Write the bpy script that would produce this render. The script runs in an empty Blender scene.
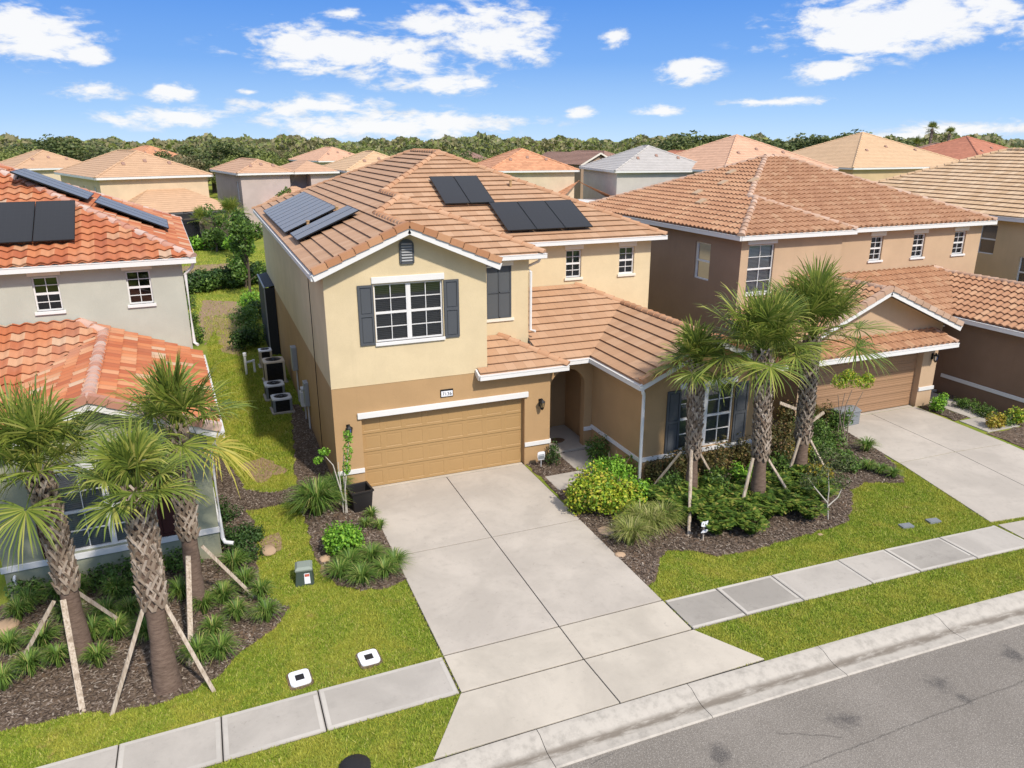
import bpy, bmesh, math, random
import numpy as np
from mathutils import Vector, Matrix
from mathutils.geometry import tessellate_polygon

random.seed(7)
RNG = np.random.default_rng(7)
SC = bpy.context.scene
COL = SC.collection
rad = math.radians

# ------------------------------------------------------------------ camera
CAM_F, PITCH, YAW, ROLL, CAM_H = 755.6386, 0.3126355, 0.3820567, 0.0015745, 9.6445
cp, sp, cy_, sy_ = math.cos(PITCH), math.sin(PITCH), math.cos(YAW), math.sin(YAW)
FWD = Vector((sy_*cp, cy_*cp, -sp)); _r = Vector((cy_, -sy_, 0)); _d = FWD.cross(_r)
if _d.z > 0: _d = -_d
RGT = math.cos(ROLL)*_r + math.sin(ROLL)*_d
DWN = -math.sin(ROLL)*_r + math.cos(ROLL)*_d
EYE = Vector((0, 0, CAM_H))
cam = bpy.data.cameras.new("camera"); cam.sensor_width = 36.0; cam.lens = 36.0*CAM_F/1024
cam.clip_start = 0.1; cam.clip_end = 6000
camo = bpy.data.objects.new("camera", cam); COL.objects.link(camo)
M = Matrix.Identity(4)
for i in range(3):
    M[i][0] = RGT[i]; M[i][1] = -DWN[i]; M[i][2] = -FWD[i]; M[i][3] = EYE[i]
camo.matrix_world = M
SC.camera = camo

def ray(px, py): return FWD*CAM_F + RGT*(px-512) + DWN*(py-384)
def G(px, py, z=0.0):
    """site survey: the point at height z seen at a photo position"""
    v = ray(px, py); t = (z-CAM_H)/v.z; p = EYE+v*t
    return Vector((p.x, p.y, z))
def PY(px, py, y):
    v = ray(px, py); return EYE + v*(y/v.y)

# ------------------------------------------------------------------ objects
def link(o, parent=None):
    COL.objects.link(o)
    if parent is not None: o.parent = parent
    return o
def empty(name, label, cat, loc=(0, 0, 0), rz=0.0, group=None):
    o = bpy.data.objects.new(name, None); o.location = loc; o.rotation_euler = (0, 0, rz)
    o.empty_display_size = 0.3
    o['label'] = label; o['category'] = cat
    if group: o['group'] = group
    return link(o)
def tag(o, label, cat, group=None):
    o['label'] = label; o['category'] = cat
    if group: o['group'] = group
    return o
def copy_tree(o, parent=None):
    c = o.copy(); COL.objects.link(c)
    if parent is not None: c.parent = parent
    for ch in list(o.children): copy_tree(ch, c)
    return c

class MB:
    """collects shapes; build() links them as ONE mesh object"""
    def __init__(s): s.v = []; s.f = []; s.uv = []; s.has_uv = False; s.grp = []
    def add(s, verts, faces, uvs=None):
        b = len(s.v); s.grp.append(b); s.v.extend([tuple(p) for p in verts])
        s.f.extend([tuple(i+b for i in f) for f in faces])
        if uvs: s.has_uv = True; s.uv.extend(uvs)
        else: s.uv.extend([(0, 0)]*len(verts))
        return s
    def box(s, x0, x1, y0, y1, z0, z1):
        v = [(x0,y0,z0),(x1,y0,z0),(x1,y1,z0),(x0,y1,z0),(x0,y0,z1),(x1,y0,z1),(x1,y1,z1),(x0,y1,z1)]
        return s.add(v, [(0,3,2,1),(4,5,6,7),(0,1,5,4),(1,2,6,5),(2,3,7,6),(3,0,4,7)])
    def poly(s, pts): return s.add(pts, [tuple(range(len(pts)))])
    def beam(s, p, q, w, h, up=(0, 0, 1), ext=0.0):
        p = Vector(p); q = Vector(q); d = (q-p).normalized(); p = p-d*ext; q = q+d*ext
        up = Vector(up); side = d.cross(up)
        if side.length < 1e-4: side = d.cross(Vector((1, 0, 0)))
        side.normalize(); upv = side.cross(d).normalized()
        a = side*w/2; b = upv*h/2
        v = [p-a-b, p+a-b, p+a+b, p-a+b, q-a-b, q+a-b, q+a+b, q-a+b]
        return s.add(v, [(0,1,2,3),(7,6,5,4),(0,4,5,1),(1,5,6,2),(2,6,7,3),(3,7,4,0)])
    def tube(s, pts, r, n=8, r2=None, cap=True):
        pts = [Vector(p) for p in pts]; m = len(pts); r2 = r if r2 is None else r2
        vs = []; ref = None
        for i, p in enumerate(pts):
            d = (pts[min(i+1, m-1)]-pts[max(i-1, 0)]).normalized()
            if ref is None:
                ref = Vector((0, 0, 1)) if abs(d.z) < .9 else Vector((1, 0, 0))
            a = d.cross(ref).normalized(); b = d.cross(a).normalized(); ref = -b if False else ref
            rr = r+(r2-r)*i/max(1, m-1)
            for k in range(n):
                t = 2*math.pi*k/n; vs.append(p+a*rr*math.cos(t)+b*rr*math.sin(t))
        fs = []
        for i in range(m-1):
            for k in range(n):
                fs.append((i*n+k, i*n+(k+1) % n, (i+1)*n+(k+1) % n, (i+1)*n+k))
        if cap: fs.append(tuple(range(n-1, -1, -1))); fs.append(tuple((m-1)*n+k for k in range(n)))
        return s.add(vs, fs)
    def lathe(s, prof, c=(0, 0, 0), n=16):
        vs = []; fs = []; m = len(prof)
        for (r, z) in prof:
            for k in range(n):
                t = 2*math.pi*k/n; vs.append((c[0]+r*math.cos(t), c[1]+r*math.sin(t), c[2]+z))
        for i in range(m-1):
            for k in range(n):
                fs.append((i*n+k, i*n+(k+1) % n, (i+1)*n+(k+1) % n, (i+1)*n+k))
        fs.append(tuple(range(n-1, -1, -1))); fs.append(tuple((m-1)*n+k for k in range(n)))
        return s.add(vs, fs)
    def prism(s, pts2, z0, z1):
        """closed polygon (x,y) extruded in z, any outline"""
        n = len(pts2)
        tri = tessellate_polygon([[Vector((p[0], p[1], 0)) for p in pts2]])
        v = [(p[0], p[1], z0) for p in pts2]+[(p[0], p[1], z1) for p in pts2]
        f = [tuple(n+i for i in t) for t in tri]
        f += [(i, (i+1) % n, n+(i+1) % n, n+i) for i in range(n)]
        return s.add(v, f)
    def build_each(s, name, mat, parent, off):
        """one part per added shape"""
        starts = s.grp+[len(s.v)]
        for a, b in zip(starts, starts[1:]):
            q = MB(); q.v = s.v[a:b]; q.uv = s.uv[a:b]; q.f = [tuple(i-a for i in f) for f in s.f if a <= f[0] < b]; q.build(name, mat, parent, off, bevel=.006)
    def build(s, name, mat, parent=None, off=(0, 0, 0), smooth=False, bevel=0.0, angle=40, merge=False):
        me = bpy.data.meshes.new(name)
        vs = [(a-off[0], b-off[1], c-off[2]) for a, b, c in s.v]
        me.from_pydata(vs, [], s.f)
        if s.has_uv:
            ul = me.uv_layers.new(name="UVMap")
            li = np.empty(len(me.loops), dtype=np.int32); me.loops.foreach_get('vertex_index', li)
            ul.data.foreach_set('uv', np.array(s.uv, dtype=np.float32)[li].ravel())
        if mat is not None: me.materials.append(mat)
        if merge or smooth or bevel:
            bm = bmesh.new(); bm.from_mesh(me)
            if merge: bmesh.ops.remove_doubles(bm, verts=bm.verts, dist=2e-4)
            if bevel:
                bmesh.ops.bevel(bm, geom=[e for e in bm.edges if len(e.link_faces) == 2 and e.calc_face_angle(0) > .5],
                                offset=bevel, segments=2, profile=.6, affect='EDGES', clamp_overlap=True)
            if not merge: bmesh.ops.recalc_face_normals(bm, faces=bm.faces)
            bm.to_mesh(me); bm.free()
        if smooth:
            me.polygons.foreach_set('use_smooth', [True]*len(me.polygons))
            me.set_sharp_from_angle(angle=rad(angle))
        me.update()
        return link(bpy.data.objects.new(name, me), parent)

def np_mesh(name, V, F, mat, parent=None, loc=None, smooth=False):
    """V (n,3), F (m,k) arrays -> object"""
    me = bpy.data.meshes.new(name); V = np.asarray(V, np.float32); F = np.asarray(F, np.int32)
    m, k = F.shape
    me.vertices.add(len(V)); me.vertices.foreach_set('co', V.ravel())
    me.loops.add(m*k); me.loops.foreach_set('vertex_index', F.ravel())
    me.polygons.add(m); me.polygons.foreach_set('loop_start', np.arange(0, m*k, k, dtype=np.int32))
    me.polygons.foreach_set('loop_total', np.full(m, k, np.int32))
    if smooth: me.polygons.foreach_set('use_smooth', np.ones(m, bool))
    me.materials.append(mat); me.update(calc_edges=True); me.validate()
    o = bpy.data.objects.new(name, me)
    if loc is not None: o.location = loc
    return link(o, parent)

def structure(o): o['kind'] = 'structure'; return o
def stuff(o): o['kind'] = 'stuff'; return o

# ------------------------------------------------------------------ materials
class NT:
    def __init__(s, name):
        s.m = bpy.data.materials.new(name); s.m.use_nodes = True; s.t = s.m.node_tree; s.t.nodes.clear()
        s.out = s.n('ShaderNodeOutputMaterial')
    def n(s, typ, **kw):
        nd = s.t.nodes.new(typ)
        for k, v in kw.items():
            if k.startswith('i_'):
                key = k[2:]; key = int(key) if key.isdigit() else key.replace('_', ' ')
                nd.inputs[key].default_value = v
            else: setattr(nd, k, v)
        return nd
    def l(s, a, b): s.t.links.new(a, b)
    def val(s, x, sock):
        if isinstance(x, (int, float, tuple, list)): sock.default_value = x
        else: s.l(x, sock)
    def math(s, op, a, b=None, c=None, clamp=False):
        nd = s.n('ShaderNodeMath', operation=op, use_clamp=clamp)
        s.val(a, nd.inputs[0])
        if b is not None: s.val(b, nd.inputs[1])
        if c is not None: s.val(c, nd.inputs[2])
        return nd.outputs[0]
    def mix(s, fac, a, b, blend='MIX'):
        nd = s.n('ShaderNodeMix', data_type='RGBA', blend_type=blend)
        s.val(fac, nd.inputs[0]); s.val(a, nd.inputs[6]); s.val(b, nd.inputs[7])
        return nd.outputs[2]
    def noise(s, scale, detail=4, rough=.55, vec=None, dist=0.0):
        nd = s.n('ShaderNodeTexNoise'); nd.inputs['Scale'].default_value = scale
        nd.inputs['Detail'].default_value = detail; nd.inputs['Roughness'].default_value = rough
        nd.inputs['Distortion'].default_value = dist
        if vec is not None: s.l(vec, nd.inputs['Vector'])
        return nd.outputs['Fac']
    def ramp(s, fac, stops, interp='LINEAR'):
        nd = s.n('ShaderNodeValToRGB'); cr = nd.color_ramp; cr.interpolation = interp
        while len(cr.elements) < len(stops): cr.elements.new(.5)
        for e, (p, c) in zip(cr.elements, stops): e.position = p; e.color = c if len(c) == 4 else (*c, 1)
        s.l(fac, nd.inputs[0]); return nd.outputs[0]
    def smooth(s, x, a, b, lo=0.0, hi=1.0):
        nd = s.n('ShaderNodeMapRange', interpolation_type='SMOOTHSTEP')
        s.val(x, nd.inputs[0]); nd.inputs[1].default_value = a; nd.inputs[2].default_value = b
        nd.inputs[3].default_value = lo; nd.inputs[4].default_value = hi
        return nd.outputs[0]
    def pos(s): return s.n('ShaderNodeNewGeometry').outputs['Position']
    def obj(s): return s.n('ShaderNodeTexCoord').outputs['Object']
    def bump(s, h, strength=.3, dist=.01):
        nd = s.n('ShaderNodeBump'); nd.inputs['Strength'].default_value = strength
        nd.inputs['Distance'].default_value = dist; s.l(h, nd.inputs['Height']); return nd.outputs[0]
    def done(s, color, rough=.7, normal=None, metal=0.0, spec=.35, trans=None):
        b = s.n('ShaderNodeBsdfPrincipled')
        s.val(color if not (isinstance(color, tuple) and len(color) == 3) else (*color, 1), b.inputs['Base Color'])
        s.val(rough, b.inputs['Roughness']); b.inputs['Metallic'].default_value = metal
        b.inputs['Specular IOR Level'].default_value = spec
        if normal is not None: s.l(normal, b.inputs['Normal'])
        if trans:
            tr = s.n('ShaderNodeBsdfTranslucent'); s.val(color, tr.inputs[0])
            mx = s.n('ShaderNodeMixShader'); mx.inputs[0].default_value = trans
            s.l(b.outputs[0], mx.inputs[1]); s.l(tr.outputs[0], mx.inputs[2]); s.l(mx.outputs[0], s.out.inputs[0])
        else: s.l(b.outputs[0], s.out.inputs[0])
        return s.m
def c4(c): return (*c, 1) if len(c) == 3 else c
def mulc(c, k): return tuple(min(1, x*k) for x in c[:3])+(1,)

def stucco(name, c, streak=.1):
    t = NT(name); p = t.pos()
    n1 = t.noise(.9, 5, .6, p); n2 = t.noise(38, 4, .7, p)
    mp = t.n('ShaderNodeMapping'); mp.inputs['Scale'].default_value = (2.2, 2.2, .22); t.l(p, mp.inputs[0])
    n3 = t.noise(1.2, 4, .65, mp.outputs[0])
    col = t.mix(t.smooth(n1, .3, .75), mulc(c, .93), mulc(c, 1.05))
    col = t.mix(t.math('MULTIPLY', t.smooth(n3, .52, .8), streak*2.2), col, mulc(c, .72))
    col = t.mix(t.math('MULTIPLY', t.smooth(n2, .45, .75), .22), col, mulc(c, .7))
    sz = t.n('ShaderNodeSeparateXYZ'); t.l(p, sz.inputs[0])
    soil = t.math('MULTIPLY', t.smooth(t.math('ADD', sz.outputs[2], t.math('MULTIPLY', n1, .35)), .12, .55, 1, 0), .35)
    col = t.mix(soil, col, (.20, .14, .09, 1))
    return t.done(col, .9, t.bump(n2, .6, .008), spec=.2)
def paint(name, c, rough=.5, var=.06, metal=0.0, bump=.0):
    t = NT(name); p = t.pos(); n = t.noise(3.5, 5, .6, p)
    col = t.mix(n, mulc(c, 1-var), mulc(c, 1+var*.6))
    nn = t.bump(t.noise(60, 2, .5, p), bump, .004) if bump else None
    return t.done(col, rough, nn, metal=metal)
def concrete(name, c, stain=.35, seed=0.0):
    t = NT(name); p = t.pos()
    mp = t.n('ShaderNodeMapping'); mp.inputs['Location'].default_value = (seed, seed*.7, 0); t.l(p, mp.inputs[0]); p = mp.outputs[0]
    n1 = t.noise(.55, 6, .62, p, .4); n2 = t.noise(3.2, 6, .7, p); n3 = t.noise(90, 2, .6, p); n4 = t.noise(1.4, 3, .5, p, 1.5)
    col = t.mix(t.smooth(n1, .35, .68), mulc(c, .84), mulc(c, 1.05))
    col = t.mix(t.math('MULTIPLY', t.smooth(n2, .5, .78), stain), col, mulc(c, .62))
    col = t.mix(t.math('MULTIPLY', t.smooth(n4, .62, .78), stain*.6), col, mulc(c, .7))
    n5 = t.noise(11, 5, .75, p); n6 = t.noise(.9, 6, .7, p, 2.0)
    col = t.mix(t.math('MULTIPLY', t.math('MULTIPLY', t.smooth(n5, .58, .70), t.smooth(n6, .45, .62)), stain*1.3), col, mulc(c, .42))
    col = t.mix(t.math('MULTIPLY', n3, .30), col, mulc(c, .55))
    return t.done(col, .88, t.bump(n3, .35, .005), spec=.2)
def tile_mat(name, stops, joint=.05, stagger=True, rough=.8, dirt=.35, dirtc=(.12, .10, .09)):
    t = NT(name); uv = t.n('ShaderNodeUVMap').outputs[0]
    sx = t.n('ShaderNodeSeparateXYZ'); t.l(uv, sx.inputs[0])
    vv = t.math('FLOOR', sx.outputs[1])
    uu = sx.outputs[0]
    if stagger: uu = t.math('ADD', uu, t.math('MULTIPLY', t.math('MODULO', vv, 2.0), .5))
    fu = t.math('FLOOR', uu)
    cb = t.n('ShaderNodeCombineXYZ'); t.l(fu, cb.inputs[0]); t.l(vv, cb.inputs[1])
    wn = t.n('ShaderNodeTexWhiteNoise', noise_dimensions='2D'); t.l(cb.outputs[0], wn.inputs['Vector'])
    col = t.ramp(wn.outputs['Value'], stops)
    p = t.pos(); n = t.noise(1.1, 6, .65, p); n2 = t.noise(22, 4, .6, p); n3 = t.noise(.35, 4, .6, p)
    col = t.mix(t.math('MULTIPLY', t.smooth(n, .45, .75), dirt), col, c4(dirtc))
    col = t.mix(t.math('MULTIPLY', n2, .30), col, mulc(stops[len(stops)//2][1], .6))
    col = t.mix(t.math('MULTIPLY', t.smooth(n3, .5, .7), .22), col, mulc(stops[-1][1], 1.15))
    fr = t.math('FRACT', uu)
    j = t.math('LESS_THAN', t.math('ABSOLUTE', t.math('SUBTRACT', fr, .5)), .5-joint/2+.0005)
    col = t.mix(j, t.mix(.6, col, c4((.09, .06, .045))), col)
    return t.done(col, rough, t.bump(n2, .25, .006), spec=.25)
def leaf_mat(name, stops, trans=.3, rough=.5, pos_var=None):
    t = NT(name); g = t.n('ShaderNodeNewGeometry')
    col = t.ramp(g.outputs['Random Per Island'], stops)
    if pos_var:
        sc, amt, c = pos_var
        col = t.mix(t.math('MULTIPLY', t.smooth(t.noise(sc, 4, .6, g.outputs['Position']), .45, .68), amt), col, c4(c))
    return t.done(col, rough, trans=trans, spec=.3)
def glass(name, tint=(.80, .83, .84), opq=.25):
    t = NT(name)
    gl = t.n('ShaderNodeBsdfGlossy'); gl.inputs['Roughness'].default_value = .03; gl.inputs[0].default_value = (.9, .93, 1, 1)
    tr = t.n('ShaderNodeBsdfTransparent'); tr.inputs[0].default_value = c4(tint)
    fr = t.n('ShaderNodeFresnel'); fr.inputs[0].default_value = 1.6
    f = t.math('ADD', t.math('MULTIPLY', fr.outputs[0], .9), .04, clamp=True)
    mx = t.n('ShaderNodeMixShader'); t.l(f, mx.inputs[0]); t.l(tr.outputs[0], mx.inputs[1]); t.l(gl.outputs[0], mx.inputs[2])
    t.l(mx.outputs[0], t.out.inputs[0]); return t.m

MAT = {}
M_ = MAT
M_['cream'] = stucco('cream_stucco', (.63, .507, .318))
M_['tan'] = stucco('tan_stucco', (.43, .272, .135))
M_['greige'] = stucco('greige_stucco', (.45, .445, .375))
M_['olive'] = stucco('grey_green_stucco', (.31, .315, .225))
M_['brown_lo'] = stucco('brown_stucco', (.23, .145, .095))
M_['brown_side'] = stucco('mid_brown_stucco', (.30, .205, .15))
M_['peach_up'] = stucco('peach_tan_stucco', (.50, .35, .225))
M_['beige'] = stucco('beige_stucco', (.58, .43, .26))
M_['white'] = paint('white_trim_paint', (.70, .68, .655), .5)
M_['cream_trim'] = paint('off_white_trim', (.72, .66, .56), .6)
M_['charcoal'] = paint('charcoal_shutter', (.075, .08, .088), .5)
M_['maroon'] = paint('maroon_shutter', (.06, .018, .016), .5)
M_['door_tan'] = paint('tan_garage_door', (.385, .237, .100), .5)
M_['door_brown'] = paint('brown_garage_door', (.33, .195, .11), .5)
M_['black'] = paint('black_metal', (.012, .012, .012), .4)
M_['navy'] = paint('dark_entry_door', (.02, .03, .045), .4)
M_['grey_metal'] = paint('grey_metal', (.33, .34, .35), .45, metal=.2)
M_['light_metal'] = paint('pale_grey_metal', (.55, .55, .56), .5)
M_['ac_tan'] = paint('tan_condenser_shell', (.55, .46, .35), .5)
M_['screen'] = paint('dark_insect_screen', (.02, .022, .025), .7)
M_['glass'] = glass('window_glass')
M_['glass_dark'] = glass('dark_window_glass', (.3, .31, .32))
M_['blind'] = paint('window_blind', (.15, .15, .135), .7)
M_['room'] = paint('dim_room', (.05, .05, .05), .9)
M_['dark_screen'] = paint('grey_window_screen', (.085, .09, .095), .6)
M_['concrete'] = concrete('driveway_concrete', (.50, .443, .378), .42, 3.0)
M_['walk'] = concrete('sidewalk_concrete', (.46, .415, .362), .42, 11.0)
M_['kerb'] = concrete('kerb_concrete', (.47, .45, .42), .6, 23.0)
M_['stone'] = concrete('tan_rock', (.45, .31, .2), .4, 5.0)
M_['apron'] = concrete('apron_concrete', (.53, .468, .385), .3, 41.0)
M_['joint'] = paint('joint_shadow_filler', (.03, .026, .022), .95)
M_['rake'] = tile_mat('rake_tile', [(0, (.40, .185, .09)), (.5, (.46, .225, .115)), (1, (.52, .28, .15))], .0, False, .8, .2, (.25, .15, .1))
M_['blind_pale'] = paint('pale_window_blind', (.80, .78, .72), .7)
M_['blind_mid'] = paint('grey_window_blind', (.48, .48, .45), .7)
M_['wood'] = None
M_['plastic_black'] = paint('black_plastic', (.018, .016, .016), .45)
M_['plastic_green'] = paint('green_plastic', (.055, .075, .06), .5)
M_['plastic_sage'] = paint('faded_green_plastic', (.23, .26, .22), .55)
M_['plastic_grey'] = paint('grey_plastic', (.20, .21, .22), .5)
M_['plastic_white'] = paint('white_plastic', (.78, .78, .80), .4)
M_['red_print'] = paint('red_print', (.5, .12, .08), .5)
M_['mat_fibre'] = paint('doormat_fibre', (.14, .085, .05), .95, .3)

def wood_mat():
    t = NT('weathered_stake_wood'); p = t.obj()
    mp = t.n('ShaderNodeMapping'); mp.inputs['Scale'].default_value = (14, 14, 1.5); t.l(p, mp.inputs[0])
    n = t.noise(2.0, 5, .65, mp.outputs[0]); k = t.noise(3.0, 2, .5, p)
    col = t.ramp(n, [(.3, (.22, .16, .11)), (.5, (.42, .34, .26)), (.75, (.58, .50, .41))])
    col = t.mix(t.math('MULTIPLY', t.smooth(k, .6, .72), .6), col, (.16, .11, .07, 1))
    return t.done(col, .85, t.bump(n, .3, .004), spec=.2)
M_['wood'] = wood_mat()

TILE = {
 'peach': tile_mat('peach_flat_tile', [(0, (.43, .248, .142)), (.35, (.452, .264, .153)), (.7, (.472, .280, .164)), (1, (.51, .315, .192))], .02, True, .8, .22, (.25, .17, .12)),
 'peach_cap': tile_mat('peach_cap_tile', [(0, (.44, .235, .13)), (.5, (.49, .27, .15)), (1, (.54, .325, .195))], .0, False, .8, .2, (.3, .2, .14)),
 'orange': tile_mat('orange_barrel_tile', [(0, (.36, .10, .045)), (.35, (.44, .135, .058)), (.75, (.51, .19, .082)), (.92, (.54, .29, .16)), (1, (.50, .37, .26))], .0, False, .75, .3, (.2, .1, .07)),
 'orange_cap': tile_mat('orange_cap_tile', [(0, (.45, .2, .13)), (.5, (.55, .33, .25)), (1, (.58, .45, .38))], .0, False, .8, .35, (.3, .2, .17)),
 'brown': tile_mat('terracotta_barrel_tile', [(0, (.37, .185, .10)), (.5, (.415, .215, .118)), (.85, (.45, .245, .138)), (1, (.48, .285, .165))], .0, False, .8, .2, (.2, .11, .08)),
 'brown_cap': tile_mat('terracotta_cap_tile', [(0, (.42, .26, .17)), (.5, (.5, .32, .22)), (1, (.56, .4, .3))], .0, False, .8, .3, (.3, .2, .15)),
 'buff': tile_mat('buff_flat_tile', [(0, (.55, .36, .2)), (.5, (.62, .42, .25)), (1, (.68, .49, .31))], .06, True, .8, .15, (.35, .24, .15)),
}
# ------------------------------------------------------------------ roofs
def _clip(poly, a, b, c):
    """keep a*x+b*y+c>=0"""
    out = []
    for i in range(len(poly)):
        p = poly[i]; q = poly[(i+1) % len(poly)]
        dp = a*p[0]+b*p[1]+c; dq = a*q[0]+b*q[1]+c
        if dp >= 0: out.append(p)
        if (dp >= 0) != (dq >= 0):
            t = dp/(dp-dq); out.append((p[0]+(q[0]-p[0])*t, p[1]+(q[1]-p[1])*t))
    return out

def slope(mb, pts, kind, za, course=.37, w=.30, lip=.05):
    """tile courses laid over one convex planar roof face; za = eave height"""
    P = [Vector(p) for p in pts]
    n = Vector((0, 0, 0))
    for i in range(len(P)):
        a, b = P[i], P[(i+1) % len(P)]
        n += Vector(((a.y-b.y)*(a.z+b.z), (a.z-b.z)*(a.x+b.x), (a.x-b.x)*(a.y+b.y)))
    n.normalize()
    if n.z < 0: n = -n
    vd = (Vector((0, 0, 1))-n*n.z).normalized(); ud = vd.cross(n).normalized()
    def uv(p): return (p.dot(ud), (p.z-za)/vd.z)
    q = [uv(p) for p in P]
    ar = sum(q[i][0]*q[(i+1) % len(q)][1]-q[(i+1) % len(q)][0]*q[i][1] for i in range(len(q)))
    if ar < 0: q.reverse()
    edges = []
    for i in range(len(q)):
        (x0, y0), (x1, y1) = q[i], q[(i+1) % len(q)]
        a, b = -(y1-y0), (x1-x0); L = math.hypot(a, b)
        if L < 1e-6: continue
        a /= L; b /= L; edges.append((a, b, -(a*x0+b*y0)))
    p0 = P[0]; u0, v0 = uv(p0)
    def W(u, v, h): return p0+ud*(u-u0)+vd*(v-v0)+n*h
    umin = min(a for a, _ in q); umax = max(a for a, _ in q); vmin = min(b for _, b in q); vmax = max(b for _, b in q)
    if kind == 'barrel':
        du = w/8; thick = .045
        def prof(u):
            c = .5+.5*math.cos(2*math.pi*u/w); return .065*(c**.8)
    else:
        du = 1e9; thick = lip
        def prof(u): return 0.0
    k0 = math.floor(vmin/course+1e-6); k1 = math.ceil(vmax/course-1e-6)
    if du > 1e8: us = [umin, umax]
    else:
        i0 = math.floor(umin/du); us = [(i0+i)*du for i in range(int(math.ceil((umax-umin)/du))+2)]
    for k in range(k0, k1):
        va, vb = k*course, (k+1)*course
        for i in range(len(us)-1):
            ua, ub = us[i], us[i+1]
            cell = [(ua, va), (ub, va), (ub, vb), (ua, vb)]
            for e in edges:
                if all(e[0]*x+e[1]*y+e[2] >= -1e-7 for x, y in cell): continue
                cell = _clip(cell, *e)
                if len(cell) < 3: break
            if len(cell) < 3: continue
            pts_, uvs = [], []
            for (x, y) in cell:
                h = thick*(1-(y-va)/course)+prof(x)+.012
                pts_.append(W(x, y, h)); uvs.append((x/w, k+.5))
            mb.add(pts_, [tuple(range(len(pts_)))], uvs)
            # riser at the tile's lower lip
            lo = [(x, y) for x, y in cell if abs(y-va) < 1e-6]
            if len(lo) >= 2:
                xa = min(x for x, _ in lo); xb = max(x for x, _ in lo)
                if xb-xa > 1e-4:
                    ha, hb = prof(xa)+.012, prof(xb)+.012; mid = thick*.5; rc = va+.038
                    rows = [(va, thick), (va, mid), (rc, mid), (rc, -.012), (va, -.012 if k > k0 else -.04)]
                    for (v1, h1), (v2, h2) in zip(rows, rows[1:]):
                        mb.add([W(xa, v1, h1+ha), W(xb, v1, h1+hb), W(xb, v2, h2+hb), W(xa, v2, h2+ha)], [(0, 1, 2, 3)],
                               [(xa/w, k+.5), (xb/w, k+.5), (xb/w, k+.5), (xa/w, k+.5)])

def caps(mb, p, q, r=.12, step=.36, lift=.05):
    """overlapping half-round ridge or hip tiles from p (low) to q (high)"""
    p = Vector(p); q = Vector(q); L = (q-p).length; d = (q-p).normalized()
    side = d.cross(Vector((0, 0, 1))).normalized(); up = side.cross(d).normalized()
    n = max(1, int(round(L/step))); st = L/n; N = 7
    for i in range(n):
        a = p+d*(st*i-.03); b = p+d*(st*(i+1)+.03)
        ra, rb = r*1.12, r*.93
        vs = []; uvs = []
        for (c, rr, ex) in ((a, ra, lift+.02), (b, rb, lift)):
            for k in range(N):
                t = math.pi*k/(N-1)
                vs.append(c+side*rr*math.cos(t)+up*(rr*.85*math.sin(t)+ex-.06)); uvs.append((.25, i+.5+math.floor(p.x*3.3)))
        fs = [(k, k+1, N+k+1, N+k) for k in range(N-1)]
        fs.append(tuple(range(N-1, -1, -1)))
        mb.add(vs, fs, uvs)

def gutter(mb, p, q, up=.0, size=.13):
    """K-style gutter on a fascia along the eave from p to q (outer lip a little in front)"""
    mb.beam((p[0], p[1], p[2]), (q[0], q[1], q[2]), size, size)
    mb.beam((p[0], p[1], p[2]+size*.52), (q[0], q[1], q[2]+size*.52), size*1.18, .02)

# ------------------------------------------------------------------ walls and windows
def Pt(axis, c, inn, u, d, z):
    return (u, c+inn*d, z) if axis == 'y' else (c+inn*d, u, z)
def wall_panel(mb, axis, c, inn, u0, u1, z0, z1, openings=(), depth=.12):
    us = sorted({u0, u1, *[o[0] for o in openings], *[o[1] for o in openings]})
    zs = sorted({z0, z1, *[o[2] for o in openings], *[o[3] for o in openings]})
    us = [u for u in us if u0 <= u <= u1]; zs = [z for z in zs if z0 <= z <= z1]
    for i in range(len(us)-1):
        for j in range(len(zs)-1):
            um, zm = (us[i]+us[i+1])/2, (zs[j]+zs[j+1])/2
            if any(o[0] < um < o[1] and o[2] < zm < o[3] for o in openings): continue
            mb.poly([Pt(axis, c, inn, us[i], 0, zs[j]), Pt(axis, c, inn, us[i+1], 0, zs[j]),
                     Pt(axis, c, inn, us[i+1], 0, zs[j+1]), Pt(axis, c, inn, us[i], 0, zs[j+1])])
    for (a, b, e, f) in openings:
        e2, f2 = max(e, z0), min(f, z1)
        for (ua, za, ub, zb) in ((a, e2, a, f2), (b, e2, b, f2), (a, e, b, e), (a, f, b, f)):
            if za == zb and not (z0 <= za <= z1): continue
            mb.poly([Pt(axis, c, inn, ua, 0, za), Pt(axis, c, inn, ub, 0, zb), Pt(axis, c, inn, ub, depth, zb), Pt(axis, c, inn, ua, depth, za)])

def bar(mb, axis, c, inn, u0, u1, z0, z1, d0, d1):
    if axis == 'y':
        ys = sorted((c+inn*d0, c+inn*d1)); mb.box(u0, u1, ys[0], ys[1], z0, z1)
    else:
        xs = sorted((c+inn*d0, c+inn*d1)); mb.box(xs[0], xs[1], u0, u1, z0, z1)

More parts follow.
